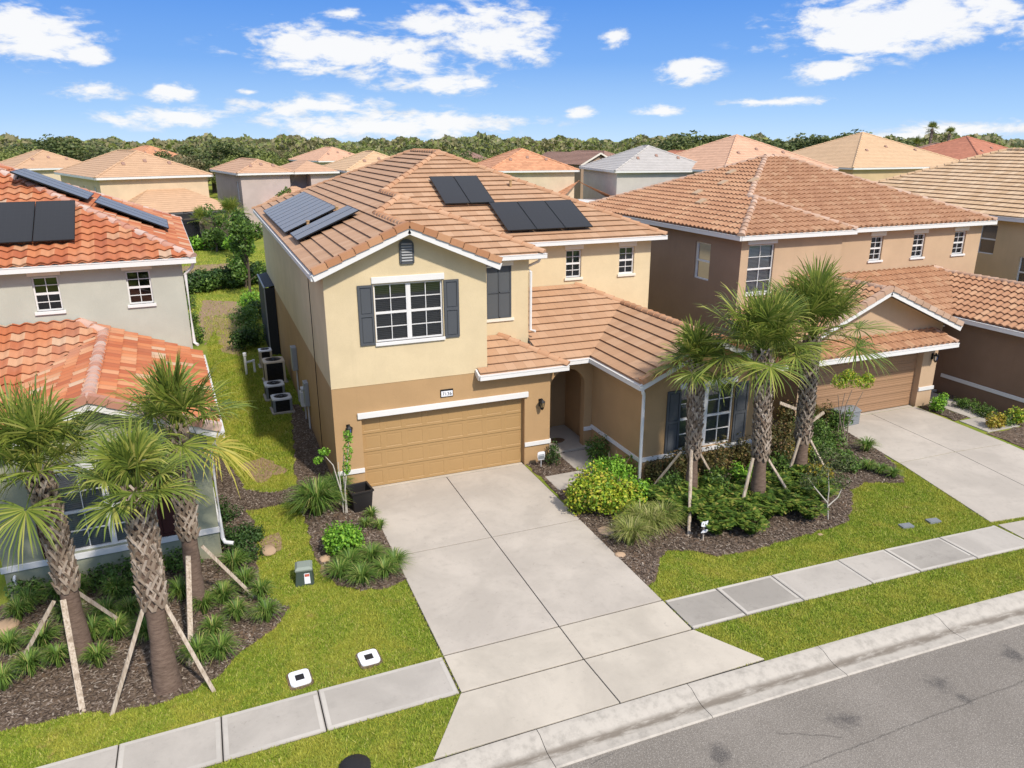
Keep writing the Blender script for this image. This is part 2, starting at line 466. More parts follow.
def window(parent, off, axis, c, inn, u0, u1, z0, z1, double=False, cols=2, rows=2, depth=.10, lintel=None, sill=None,
           blinds=True, trim='white', glassm='glass', muntins=True, blindm='blind'):
    mb = MB(); fw = .042
    d0, d1 = depth-.035, depth+.02
    halves = [(u0, (u0+u1)/2-.022), ((u0+u1)/2+.022, u1)] if double else [(u0, u1)]
    if double: bar(mb, axis, c, inn, (u0+u1)/2-.03, (u0+u1)/2+.03, z0, z1, d0-.004, d1)
    zm = (z0+z1)/2
    for (a, b) in halves:
        bar(mb, axis, c, inn, a, a+fw, z0, z1, d0, d1); bar(mb, axis, c, inn, b-fw, b, z0, z1, d0, d1)
        bar(mb, axis, c, inn, a+fw, b-fw, z0, z0+fw, d0, d1); bar(mb, axis, c, inn, a+fw, b-fw, z1-fw, z1, d0, d1)
        bar(mb, axis, c, inn, a+fw, b-fw, zm-.03, zm+.03, d0-.002, d1-.002)
        if muntins:
            for (s0, s1) in ((z0+fw, zm-.03), (zm+.03, z1-fw)):
                for k in range(1, cols):
                    u = a+fw+(b-a-2*fw)*k/cols; bar(mb, axis, c, inn, u-.009, u+.009, s0, s1, d0+.012, d1-.004)
                for k in range(1, rows):
                    z = s0+(s1-s0)*k/rows; bar(mb, axis, c, inn, a+fw, b-fw, z-.009, z+.009, d0+.014, d1-.006)
    w = mb.build('window', M_[trim], parent, off)
    g = MB(); g.poly([Pt(axis, c, inn, u0, depth+.012, z0), Pt(axis, c, inn, u1, depth+.012, z0), Pt(axis, c, inn, u1, depth+.012, z1), Pt(axis, c, inn, u0, depth+.012, z1)])
    g.build('pane', M_[glassm], w, off)
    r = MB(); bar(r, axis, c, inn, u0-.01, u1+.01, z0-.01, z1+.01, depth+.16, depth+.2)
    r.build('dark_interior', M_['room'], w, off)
    if blinds:
        b = MB(); lo = z0+(z1-z0)*blinds if blinds is not True else z0
        z = lo
        while z < z1:
            b.poly([Pt(axis, c, inn, u0+.03, depth+.05, z), Pt(axis, c, inn, u1-.03, depth+.05, z),
                    Pt(axis, c, inn, u1-.03, depth+.075, z+.034), Pt(axis, c, inn, u0+.03, depth+.075, z+.034)])
            z += .05
        b.build('blind', M_[blindm], w, off)
    if lintel:
        l = MB(); bar(l, axis, c, inn, u0-lintel[0], u1+lintel[0], z1+lintel[2], z1+lintel[2]+lintel[1], -.045, .05)
        l.build('lintel', M_['cream_trim' if lintel[3:] else 'white'], w, off, bevel=.008)
    if sill:
        l = MB(); bar(l, axis, c, inn, u0-sill[0], u1+sill[0], z0-sill[1], z0, -.06, depth)
        l.build('sill', M_['cream_trim' if sill[2:] else 'white'], w, off, bevel=.008)
    return w

def shutter(parent, off, c, u0, u1, z0, z1, mat, axis='y', inn=1):
    mb = MB(); fw = .06
    bar(mb, axis, c, inn, u0, u1, z0, z1, -.02, 0)
    zm = (z0+z1)/2
    for (a, b, e, f) in ((u0, u0+fw, z0, z1), (u1-fw, u1, z0, z1), (u0+fw, u1-fw, z0, z0+fw), (u0+fw, u1-fw, z1-fw, z1), (u0+fw, u1-fw, zm-.04, zm+.04)):
        bar(mb, axis, c, inn, a, b, e, f, -.045, -.018)
    for (s0, s1) in ((z0+fw, zm-.04), (zm+.04, z1-fw)):
        bar(mb, axis, c, inn, u0+fw+.025, u1-fw-.025, s0+.025, s1-.025, -.036, -.019)
    return mb.build('shutter', mat, parent, off)

def garage_door(parent, off, c, u0, u1, z0, z1, mat, depth, cols=8, rows=4):
    mb = MB(); y = c+depth
    W = (u1-u0)/cols; Hh = (z1-z0)/rows
    for j in range(rows):
        for i in range(cols):
            a, b, e, f = u0+i*W, u0+(i+1)*W, z0+j*Hh, z0+(j+1)*Hh
            g = .006 if True else 0
            e2, f2 = e+g, f-g
            rings = [(a, b, e2, f2, 0), (a+.07, b-.07, e2+.07, f2-.07, 0), (a+.085, b-.085, e2+.085, f2-.085, .007), (a+.14, b-.14, e2+.13, f2-.13, .003)]
            vs = []
            for (p, q, r, s_, d) in rings: vs += [(p, y+d, r), (q, y+d, r), (q, y+d, s_), (p, y+d, s_)]
            fs = []
            for k in range(3):
                for m in range(4): fs.append((k*4+m, k*4+(m+1) % 4, k*4+4+(m+1) % 4, k*4+4+m))
            fs.append((12, 13, 14, 15)); mb.add(vs, fs)
        if j: mb.poly([(u0, y+.012, z0+j*Hh-.008), (u1, y+.012, z0+j*Hh-.008), (u1, y+.012, z0+j*Hh+.008), (u0, y+.012, z0+j*Hh+.008)])
    return mb.build('garage_door', mat, parent, off)

def lantern(parent, off, x, y, z):
    mb = MB()
    mb.box(x-.05, x+.05, y-.02, y, z-.12, z+.12)
    mb.tube([(x, y-.02, z+.06), (x, y-.12, z+.16), (x, y-.16, z+.12)], .012, 6)
    mb.lathe([(.02, .22), (.03, .19), (.10, .13), (.105, .11)][::-1], (x, y-.16, z-.06), 6)
    for k in range(6):
        t = math.pi/3*k
        mb.beam((x+.09*math.cos(t), y-.16+.09*math.sin(t), z+.05), (x+.055*math.cos(t), y-.16+.055*math.sin(t), z-.14), .012, .012)
    mb.lathe([(.015, -.2), (.05, -.16), (.06, -.13)], (x, y-.16, z), 6)
    o = mb.build('wall_lantern', M_['black'], parent, off)
    g = MB(); g.lathe([(.048, -.13), (.08, .045)], (x, y-.16, z), 6)
    g.build('lantern_glass', M_['glass'], o, off)
    return o

def solar(parent, off, c, u, v, wu, wv, th=.04):
    """one framed panel: corner c, edge directions u, v (unit), sizes"""
    c = Vector(c); u = Vector(u); v = Vector(v); n = u.cross(v).normalized()
    if n.z < 0: n = -n
    mb = MB()
    vs = [c, c+u*wu, c+u*wu+v*wv, c+v*wv]; vs = vs+[p+n*th for p in vs]
    mb.add(vs, [(0,3,2,1),(0,1,5,4),(1,2,6,5),(2,3,7,6),(3,0,4,7)])
    m = .018; a = [c+u*m+v*m, c+u*(wu-m)+v*m, c+u*(wu-m)+v*(wv-m), c+u*m+v*(wv-m)]
    t4 = [p+n*th for p in vs[:4]]; a4 = [p+n*th for p in a]
    for i in range(4): mb.add([t4[i], t4[(i+1) % 4], a4[(i+1) % 4], a4[i]], [(0, 1, 2, 3)])
    # feet
    for s in (.2, .8):
        for w in (.1, .9):
            p = c+u*wu*s+v*wv*w; mb.beam(p-n*.13, p, .04, .04, up=u)
    o = mb.build('solar_panel', M_['black'], parent, off)
    g = MB(); uvs = [(0, 0), (1, 0), (1, 1), (0, 1)]
    g.add([p+n*(th-.002) for p in a], [(0, 1, 2, 3)], uvs); g.build('cell_sheet', M_['cells'], o, off)
    return o
def cells_mat():
    t = NT('dark_solar_cells'); uv = t.n('ShaderNodeUVMap').outputs[0]; sx = t.n('ShaderNodeSeparateXYZ'); t.l(uv, sx.inputs[0])
    a = t.math('FRACT', t.math('MULTIPLY', sx.outputs[0], 6.0)); b = t.math('FRACT', t.math('MULTIPLY', sx.outputs[1], 10.0))
    la = t.math('LESS_THAN', a, .035); lb = t.math('LESS_THAN', b, .035)
    col = t.mix(t.math('MAXIMUM', la, lb), (.022, .021, .022, 1), (.030, .029, .030, 1))
    m = t.done(col, .4, spec=.06)
    b = [n for n in t.t.nodes if n.type == 'BSDF_PRINCIPLED'][0]
    b.inputs['Sheen Weight'].default_value = .9; b.inputs['Sheen Roughness'].default_value = .35; b.inputs['Sheen Tint'].default_value = (.9, .88, .85, 1)
    return m
M_['cells'] = cells_mat()
# ------------------------------------------------------------------ house with cream and tan walls
OFF = (9.0, 22.0, 0.0)
def roof_faces(mb, faces, kind, za, **kw):
    for f in faces: slope(mb, f, kind, za, **kw)

def rake_tiles(mb, p, q, w=.20, h=.17, step=.40):
    p = Vector(p); q = Vector(q); L = (q-p).length; d = (q-p).normalized(); n = max(1, round(L/step)); st = L/n
    side = d.cross(Vector((0, 0, 1))).normalized(); up = side.cross(d).normalized()
    for i in range(n):
        a = p+d*(st*i-.02)+up*.022; b = p+d*(st*(i+1)-.004)+up*.0
        k0 = len(mb.v); mb.beam(a, b, w, h, up=up)
        for k in range(k0, len(mb.v)): mb.uv[k] = (.5, i+.5)
    mb.has_uv = True

def hip_set(xL, xR, yF, yB, ze, s):
    """plain hip roof, four faces"""
    W = xR-xL; D = yB-yF
    if D >= W:
        c = (xL+xR)/2; h = ze+s*W/2; a = (c, yF+W/2, h); b = (c, yB-W/2, h)
        return [[(xL, yF, ze), (xR, yF, ze), a], [(xR, yF, ze), (xR, yB, ze), b, a], [(xR, yB, ze), (xL, yB, ze), b], [(xL, yB, ze), (xL, yF, ze), a, b]], [((xL, yF, ze), a), ((xR, yF, ze), a), ((xR, yB, ze), b), ((xL, yB, ze), b), (a, b)]
    c = (yF+yB)/2; h = ze+s*D/2; a = (xL+D/2, c, h); b = (xR-D/2, c, h)
    return [[(xL, yF, ze), (xR, yF, ze), b, a], [(xR, yF, ze), (xR, yB, ze), b], [(xR, yB, ze), (xL, yB, ze), a, b], [(xL, yB, ze), (xL, yF, ze), a]], [((xL, yF, ze), a), ((xR, yF, ze), b), ((xR, yB, ze), b), ((xL, yB, ze), a), (a, b)]

def roof_object(name, root, off, faces, capsl, kind, tile, capmat, za, course=.37, w=.30, capr=.12, rakes=()):
    mb = MB()
    roof_faces(mb, faces, kind, za, course=course, w=w)
    o = mb.build(name, tile, root, off, smooth=(kind == 'barrel'), merge=(kind == 'barrel'), angle=50)
    cb = MB()
    for (p, q) in capsl: caps(cb, p, q, r=capr)
    cb.build('ridge_tiles', capmat, o, off, smooth=True, angle=50)
    for (p, q) in rakes:
        rb = MB(); rake_tiles(rb, p, q); rb.build('rake_tiles', M_['rake'] if capmat is TILE['peach_cap'] else capmat, o, off)
    d = MB()      # deck under the tiles
    for f in faces: d.poly([(p[0], p[1], p[2]-.06) for p in f])
    d.build('roof_deck', M_['cream_trim'], o, off)
    return o

def house_one():
    s = .43; ze = 6.40
    root = empty('house', 'two-storey house with cream upper walls and a wide tan garage door', 'house', OFF)
    Z = lambda x, y, z: (x, y, z)
    xe0, xr, xg, yr = 2.43, 4.96, 7.49, 19.5
    L = lambda x: ze+s*(x-xe0)
    zp = L(xr); xbR, ybF = 9.45, 20.95; xmR, ymF, ymB = 15.35, 23.4, 40.3
    zb = L(5.94); za = ze+s*6.46
    A = (8.89, 29.86, za); B = (8.89, 33.84, za)
    faces = [
        [(xe0, yr, ze), (xr, yr, zp), (xr, 23.48, zp), (xe0, 23.48, ze)],
        [(xe0, 23.48, ze), (xr, 23.48, zp), (5.94, 24.46, zb), (5.94, 26.91, zb), (xe0, 26.91, ze)],
        [(xe0, 26.91, ze), (5.94, 26.91, zb), A, B, (xe0, ymB, ze)],
        [(xr, yr, zp), (xg, yr, ze), (xg, ybF, ze), (xr, 23.48, zp)],
        [(xg, ybF, ze), (xbR, ybF, ze), (5.94, 24.46, zb), (xr, 23.48, zp)],
        [(xbR, ybF, ze), (xbR, ymF, ze), (5.94, 26.91, zb), (5.94, 24.46, zb)],
        [(xbR, ymF, ze), (xmR, ymF, ze), A, (5.94, 26.91, zb)],
        [(xmR, ymF, ze), (xmR, ymB, ze), B, A],
        [(xmR, ymB, ze), (xe0, ymB, ze), B]]
    cl = [((xr, yr, zp), (xr, 23.48, zp)), ((xr, 23.48, zp), (5.94, 24.46, zb)), ((xbR, ybF, ze), (5.94, 24.46, zb)),
          ((5.94, 24.46, zb), (5.94, 26.91, zb)), ((5.94, 26.91, zb), A), ((xmR, ymF, ze), A), (A, B), ((xe0, ymB, ze), B), ((xmR, ymB, ze), B)]
    rk = [((xe0, yr+.03, ze+.07), (xr, yr+.03, zp+.07)), ((xg, yr+.03, ze+.07), (xr, yr+.03, zp+.07))]
    roof_object('roof', root, OFF, faces, cl, 'flat', TILE['peach'], TILE['peach_cap'], ze, course=.37, w=.31, rakes=rk)
    # lower roofs
    zl = 3.20
    a = lambda y: zl+s*(y-20.15)
    xp = 9.70; q = 21.25
    low = [
        [(7.25, 19.65, zl), (xp, 19.65, zl), (xp-1.6, q, zl+s*1.6), (7.25, q, zl+s*1.6)],
        [(6.9, 19.65, zl), (7.25, 19.65, zl), (7.25, 19.92, zl+s*.27), (6.9, 19.92, zl+s*.27)],
        [(xp, 19.65, zl), (xp, 20.15, zl), (xp-1.1, q, zl+s*1.1), (xp-1.6, q, zl+s*1.6)],
        [(xp, 20.15, zl), (10.75, 20.15, zl), (13.2, 22.6, a(22.6)), (12.0, 23.8, a(23.8)), (9.1, 23.8, a(23.8)), (9.1, 20.75, a(20.75))],
        [(10.75, 17.1, zl), (13.2, 17.1, zl+s*2.45), (13.2, 22.6, zl+s*2.45), (10.75, 20.15, zl)],
        [(13.2, 17.1, zl+s*2.45), (15.65, 17.1, zl), (15.65, 22.6, zl), (13.2, 22.6, zl+s*2.45)],
        [(13.2, 22.6, a(22.6)), (15.65, 22.6, zl), (15.65, 23.8, zl), (12.0, 23.8, a(23.8))]]
    cl = [((xp, 19.65, zl), (xp-1.6, q, zl+s*1.6)), ((13.2, 17.1, zl+s*2.45), (13.2, 22.6, zl+s*2.45)), ((13.2, 22.6, a(22.6)), (12.0, 23.8, a(23.8)))]
    rk = [((10.75, 17.13, zl+.07), (13.2, 17.13, zl+s*2.45+.07)), ((15.65, 17.13, zl+.07), (13.2, 17.13, zl+s*2.45+.07))]
    lr = roof_object('entry_roof', root, OFF, low, cl, 'flat', TILE['peach'], TILE['peach_cap'], zl, course=.37, w=.31, rakes=rk)
    # soffits, fascias, gutters
    m = MB()
    m.box(xe0+.02, xmR-.02, ymF+.02, ymB-.02, 6.225, 6.255); m.box(xe0+.03, 7.4, 19.95, ymF+.02, 6.215, 6.245); m.box(7.2, xbR-.02, ybF+.02, ymF+.02, 6.228, 6.258)
    m.box(6.92, 9.68, 19.68, 20.1, 3.03, 3.06); m.box(9.2, 10.72, 20.17, 20.6, 3.035, 3.065); m.box(10.72, 11.1, 17.42, 20.6, 3.02, 3.05); m.box(15.3, 15.68, 17.42, 23.7, 3.02, 3.05)
    m.build('soffit', M_['cream_trim'], root, OFF)
    g = MB()
    gutter(g, (xe0-.0, yr+.02, ze-.1), (xe0, ymB, ze-.1)); gutter(g, (7.42, ybF, ze-.1), (xbR+.1, ybF, ze-.1)); gutter(g, (xbR+.1, ymF, ze-.1), (xmR+.05, ymF, ze-.1))
    gutter(g, (xmR, ymF, ze-.104), (xmR, ymB, ze-.104))
    gutter(g, (6.88, 19.62, zl-.1), (9.72, 19.62, zl-.1)); gutter(g, (9.73, 20.12, zl-.1), (10.69, 20.12, zl-.1)); gutter(g, (10.72, 17.06, zl-.104), (10.72, 20.19, zl-.104)); gutter(g, (15.73, 17.06, zl-.1), (15.73, 23.7, zl-.1))
    g.beam((6.87, 19.62, zl-.1), (6.87, 19.92, zl+.02), .05, .17)
    g.build('gutter', M_['white'], root, OFF)
    f = MB()
    for (x0, z0) in ((xe0, ze), (xg, ze)): f.beam((x0, yr+.0, z0-.085), (xr, yr+.0, zp-.085), .05, .19, ext=.02)
    for x0 in (10.75, 15.65): f.beam((x0, 17.1, zl-.085), (13.2, 17.1, zl+s*2.45-.085), .05, .19, ext=.02)
    f.build_each('rake_board', M_['white'], root, OFF)
    # upper walls
    F1 = 19.93; u = MB()
    win_up = (4.02, 5.94, 4.37, 5.97)
    wall_panel(u, 'y', F1, 1, 2.71, 7.23, 3.2, 6.23, [win_up])
    u.poly([(2.71, F1, 6.23), (7.23, F1, 6.23), (7.23, F1, ze+s*(xg-7.23)-.1), (xr, F1, zp-.1), (2.71, F1, L(2.71)-.1)])
    wall_panel(u, 'y', 21.25, 1, 7.23, 9.1, 3.3, 6.23, [(7.72, 8.52, 4.42, 6.02)])
    wall_panel(u, 'y', 23.8, 1, 9.1, 15.02, 3.2, 6.23, [(11.6, 12.2, 5.02, 5.98), (13.72, 14.34, 5.0, 5.98)])
    wall_panel(u, 'x', 2.71, 1, F1, 40.0, 3.2, 6.23)
    wall_panel(u, 'x', 7.23, -1, F1, 21.25, 3.2, 6.23); wall_panel(u, 'x', 9.1, -1, 21.25, 23.8, 3.2, 6.23)
    wall_panel(u, 'x', 15.02, -1, 23.8, 40.0, 0, 6.23, [(27, 28, 4.4, 5.8), (33, 34, 4.4, 5.8)]); wall_panel(u, 'y', 40.0, -1, 2.71, 15.02, 0, 6.23)
    u.box(2.702, 7.238, F1-.012, F1-.003, 3.19, 3.2)
    u.build('upper_wall', M_['cream'], root, OFF)
    lo = MB()
    wall_panel(lo, 'y', F1, 1, 2.71, 9.27, 0, 3.2, [(3.47, 8.42, -.1, 2.24)], .20)
    wall_panel(lo, 'x', 2.71, 1, F1, 40.0, 0, 3.2)
    wall_panel(lo, 'x', 9.27, -1, F1, 22.4, 0, 3.1)
    # arch wall
    ax0, ax1, ay, zs = 9.50, 10.72, 20.45, 2.18; n = 14; cx, r_ = (ax0+ax1)/2, (ax1-ax0)/2
    lo.poly([(9.27, ay, 0), (ax0, ay, 0), (ax0, ay, 3.12), (9.27, ay, 3.12)]); lo.poly([(ax1, ay, 0), (11.0, ay, 0), (11.0, ay, 3.12), (ax1, ay, 3.12)])
    arc = [(cx-r_*math.cos(math.pi*k/n), zs+r_*math.sin(math.pi*k/n)) for k in range(n+1)]
    for k in range(n):
        (x0, z0), (x1, z1) = arc[k], arc[k+1]
        lo.poly([(x0, ay, z0), (x1, ay, z1), (x1, ay, 3.12), (x0, ay, 3.12)]); lo.poly([(x0, ay, z0), (x1, ay, z1), (x1, ay+.25, z1), (x0, ay+.25, z0)])
    for x in (ax0, ax1): lo.poly([(x, ay, 0), (x, ay+.25, 0), (x, ay+.25, zs), (x, ay, zs)])
    lo.poly([(9.27, 22.4, 0), (11.0, 22.4, 0), (11.0, 22.4, 3.1), (9.27, 22.4, 3.1)]); lo.poly([(9.27, ay, 3.055), (11, ay, 3.055), (11, 22.4, 3.055), (9.27, 22.4, 3.055)])
    wall_panel(lo, 'x', 11.0, 1, 17.4, 22.4, 0, 3.05)
    wall_panel(lo, 'y', 17.4, 1, 11.0, 15.4, 0, 3.05, [(12.28, 14.16, .84, 2.76)])
    lo.poly([(11.0, 17.4, 3.05), (15.4, 17.4, 3.05), (15.4, 17.4, zl+s*.3-.1), (13.2, 17.4, zl+s*2.5-.1), (11.0, 17.4, zl+s*.3-.1)])
    wall_panel(lo, 'x', 15.4, -1, 17.4, 23.8, 0, 3.05)
    lo.build('lower_wall', M_['tan'], root, OFF)
    b = MB()
    for (x0, x1) in ((2.70, 3.47), (8.42, 9.28)): b.box(x0-.0, x1, F1-.045, F1+.0, .62, .75)
    b.box(9.23, 9.315, F1+.001, 20.3, .62, .748)
    b.box(10.72, 11.0, ay-.045, ay, .62, .75); b.box(10.955, 11.0, 17.36, ay-.046, .70, .82); b.box(10.956, 15.44, 17.352, 17.398, .702, .835)
    b.build_each('trim_band', M_['white'], root, OFF)
    h = MB(); h.box(3.36, 8.52, F1-.07, F1-.003, 2.245, 2.41); h.build('garage_lintel', M_['white'], root, OFF, bevel=.01)
    garage_door(root, OFF, F1, 3.47, 8.42, .03, 2.24, M_['door_tan'], .18)
    window(root, OFF, 'y', F1, 1, *win_up, double=True, lintel=(.05, .17, .03), sill=(.03, .09))
    shutter(root, OFF, F1, 3.58, 4.0, 4.33, 5.97, M_['charcoal']); shutter(root, OFF, F1, 5.97, 6.4, 4.33, 5.97, M_['charcoal'])
    w = MB(); bar(w, 'y', 21.25, 1, 7.72, 8.52, 4.42, 6.02, .02, .06)
    sc = w.build('window', M_['dark_screen'], root, OFF); sc['label'] = 'tall window covered by a grey sun screen'
    w = MB()
    for (a0, b0, c0, d0) in ((7.72, 7.76, 4.42, 6.02), (8.48, 8.52, 4.42, 6.02), (8.10, 8.15, 4.42, 6.02), (7.76, 8.48, 5.2, 5.235), (7.76, 8.48, 4.42, 4.46), (7.76, 8.48, 5.98, 6.02)): bar(w, 'y', 21.25, 1, a0, b0, c0, d0, -.004, .03)
    w.build('screen_frame', M_['charcoal'], sc, OFF)
    w = MB(); bar(w, 'y', 21.25, 1, 7.66, 8.58, 6.03, 6.17, -.03, .02); w.build('lintel', M_['cream_trim'], sc, OFF); w = MB(); bar(w, 'y', 21.25, 1, 7.66, 8.6, 4.33, 4.41, -.05, .05); w.build('sill', M_['cream_trim'], sc, OFF)
    for (a0, b0) in ((11.6, 12.2), (13.72, 14.34)):
        window(root, OFF, 'y', 23.8, 1, a0, b0, 5.02, 5.98, lintel=(.06, .15, .03, 1), sill=(.06, .09, 1), blinds=.5, rows=2)
    window(root, OFF, 'x', 15.02, -1, 27, 28, 4.4, 5.8); window(root, OFF, 'x', 15.02, -1, 33, 34, 4.4, 5.8)
    window(root, OFF, 'y', 17.4, 1, 12.28, 14.16, .84, 2.76, double=True, lintel=(.06, .16, .03))
    shutter(root, OFF, 17.4, 11.8, 12.26, .84, 2.76, M_['charcoal']); shutter(root, OFF, 17.4, 14.18, 14.66, .84, 2.76, M_['charcoal'])
    # attic vent
    v = MB(); x0, x1, zb_, zs_ = 4.79, 5.14, 6.5, 6.98; cxx = (x0+x1)/2; rr = (x1-x0)/2
    pr = [(x0, zb_), (x1, zb_)]+[(cxx+rr*math.cos(math.pi*k/8), zs_+rr*.75*math.sin(math.pi*k/8)) for k in range(9)]
    v.poly([(x, F1-.02, z) for x, z in pr])
    for k in range(len(pr)):
        (xa, zaa), (xb, zbb) = pr[k], pr[(k+1) % len(pr)]; v.beam((xa, F1-.03, zaa), (xb, F1-.03, zbb), .05, .045, up=(0, 1, 0))
    vo = v.build('attic_vent', M_['charcoal'], root, OFF)
    v = MB(); z = zb_+.06
    while z < zs_+.06: v.beam((x0+.03, F1-.045, z), (x1-.03, F1-.045, z), .03, .045, up=(0, .7, .7)); z += .075
    v.build('slat', M_['grey_metal'], vo, OFF)
    # downspouts
    d = MB()
    d.tube([(10.76, 17.08, 3.02), (10.80, 17.1, 2.92), (10.93, 17.27, 2.86), (10.95, 17.3, 2.7), (10.95, 17.3, .22), (10.97, 17.2, .1), (11.05, 17.02, .06)], .05, 8)
    d.tube([(9.38, 21.0, 6.26), (9.36, 21.1, 6.12), (9.12, 21.5, 5.9), (9.14, 23.7, 5.9)][:3]+[(9.145, 21.2, 5.8), (9.145, 21.2, 3.98), (9.25, 21.05, 3.95)], .045, 8)
    d.build_each('downspout', M_['white'], root, OFF)
    k = MB(); k.tube([(2.66, 22.6, 6.2), (2.66, 22.6, .2)], .012, 6); k.build('cable', M_['black'], root, OFF)
    # number plate
    p = MB(); p.box(5.78, 6.16, F1-.03, F1-.003, 2.57, 2.80); pl = p.build('number_plate', M_['black'], root, OFF, bevel=.004)
    q = MB(); q.box(5.80, 6.14, F1-.036, F1-.029, 2.59, 2.75); q.build('plate_face', M_['plastic_white'], pl, OFF)
    text_mesh('house_number', '7136', .145, M_['black'], pl, (5.97-OFF[0], F1-.039-OFF[1], 2.618-OFF[2]))
    lantern(root, OFF, 3.09, F1, 2.0); lantern(root, OFF, 8.93, F1, 2.0)
    # entry: slab, door, mat sits separately
    e = MB(); e.box(9.29, 10.98, 20.3, 22.39, .0, .10); e.build('porch_slab', M_['walk'], root, OFF, bevel=.01)
    e = MB(); e.box(9.55, 10.35, 22.33, 22.385, .1, 2.3); dd = e.build('front_door', M_['navy'], root, OFF)
    e = MB(); e.lathe([(.03, 0), (.03, .05)], (10.26, 22.30, 1.05), 8); e.build('handle', M_['light_metal'], dd, OFF)
    e = MB()
    e.box(9.45, 9.545, 22.31, 22.39, .1, 2.4); e.box(10.355, 10.45, 22.31, 22.39, .1, 2.4); e.box(9.545, 10.355, 22.31, 22.39, 2.305, 2.4); e.build('door_frame', M_['tan'], dd, OFF)
    # electrical gear on the side wall
    for (y, z0, z1, w, dp, mt) in ((28.6, 1.35, 2.25, .42, .2, 'grey_metal'), (25.6, .9, 1.75, .4, .16, 'grey_metal'), (26.6, .55, 1.1, .3, .2, 'light_metal')):
        e = MB(); e.box(2.71-dp, 2.705, y-w/2, y+w/2, z0, z1); eb = e.build('electrical_box', M_[mt], root, OFF, bevel=.015)
        e = MB(); e.tube([(2.66, y, z0), (2.66, y, .02)], .03, 8); e.tube([(2.66, y+.1, z0), (2.66, y+.1, .02)], .022, 8); e.build('conduit', M_['light_metal'], eb, OFF)
    e = MB(); e.tube([(2.54, 25.6, 1.5), (2.45, 25.6, 1.5)], .09, 14); e.build('electric_meter', M_['light_metal'], root, OFF)
    # dark insect screen enclosure at the rear corner
    e = MB()
    for (a0, b0, c0, d0) in ((2.25, 2.7, 36.0, 36.02), (2.25, 2.27, 36.0, 40.0)): e.box(a0, b0, c0, d0, 0, 3.2)
    e.poly([(2.25, 36.0, 3.2), (2.7, 36.0, 3.3), (2.7, 40, 3.3), (2.25, 40, 3.2)])
    eo = e.build('side_screen', M_['screen'], root, OFF)
    e = MB(); e.beam((2.25, 36.0, 3.2), (2.25, 40, 3.2), .06, .06); e.beam((2.25, 36.0, 0), (2.25, 36.0, 3.2), .05, .05); e.build('screen_frame', M_['grey_metal'], eo, OFF)
    # solar
    cs = math.cos(math.atan(s)); sn = math.sin(math.atan(s)); vN = (0, cs, sn); vL = (cs, 0, sn)
    P0 = lambda x, y: (x, y, ze+s*(y-ymF)+.16)
    for i in range(2): solar(root, OFF, P0(7.83+i*.92, 25.64), (1, 0, 0), vN, .90, 2.08)
    for i in range(3): solar(root, OFF, P0(9.42+i*1.07, 23.80), (1, 0, 0), vN, 1.05, 1.98)
    Q0 = lambda x, y: (x, y, ze+s*(x-xe0)+.16)
    for i in range(9): solar(root, OFF, Q0(2.56, 27.1+i*1.0), (0, 1, 0), vL, .97, 2.0)
    for i in range(2): solar(root, OFF, Q0(2.66, 24.45+i*1.0), (0, 1, 0), vL, .97, 2.15)
    # roof vents
    e = MB()
    for (x, y) in ((4.3, 26.75), (3.3, 26.75), (10.8, 27.0)):
        z = ze+s*(x-xe0) if x < 6 else ze+s*(y-ymF); e.lathe([(.05, -.1), (.05, .25), (.07, .25), (.07, .28)], (x, y, z), 8)
    e.build('roof_pipe', M_['tan'], root, OFF)
    return root

def text_mesh(name, txt, size, mat, parent, loc, rx=90):
    cu = bpy.data.curves.new(name, 'FONT'); cu.body = txt; cu.size = size; cu.align_x = 'CENTER'; cu.extrude = .002
    tmp = bpy.data.objects.new(name+'_src', cu); COL.objects.link(tmp)
    dg = bpy.context.evaluated_depsgraph_get()
    me = bpy.data.meshes.new_from_object(tmp.evaluated_get(dg)); bpy.data.objects.remove(tmp); bpy.data.curves.remove(cu)
    me.materials.clear(); me.materials.append(mat)
    o = bpy.data.objects.new(name, me); o.location = loc; o.rotation_euler = (rad(rx), 0, 0)
    return link(o, parent)

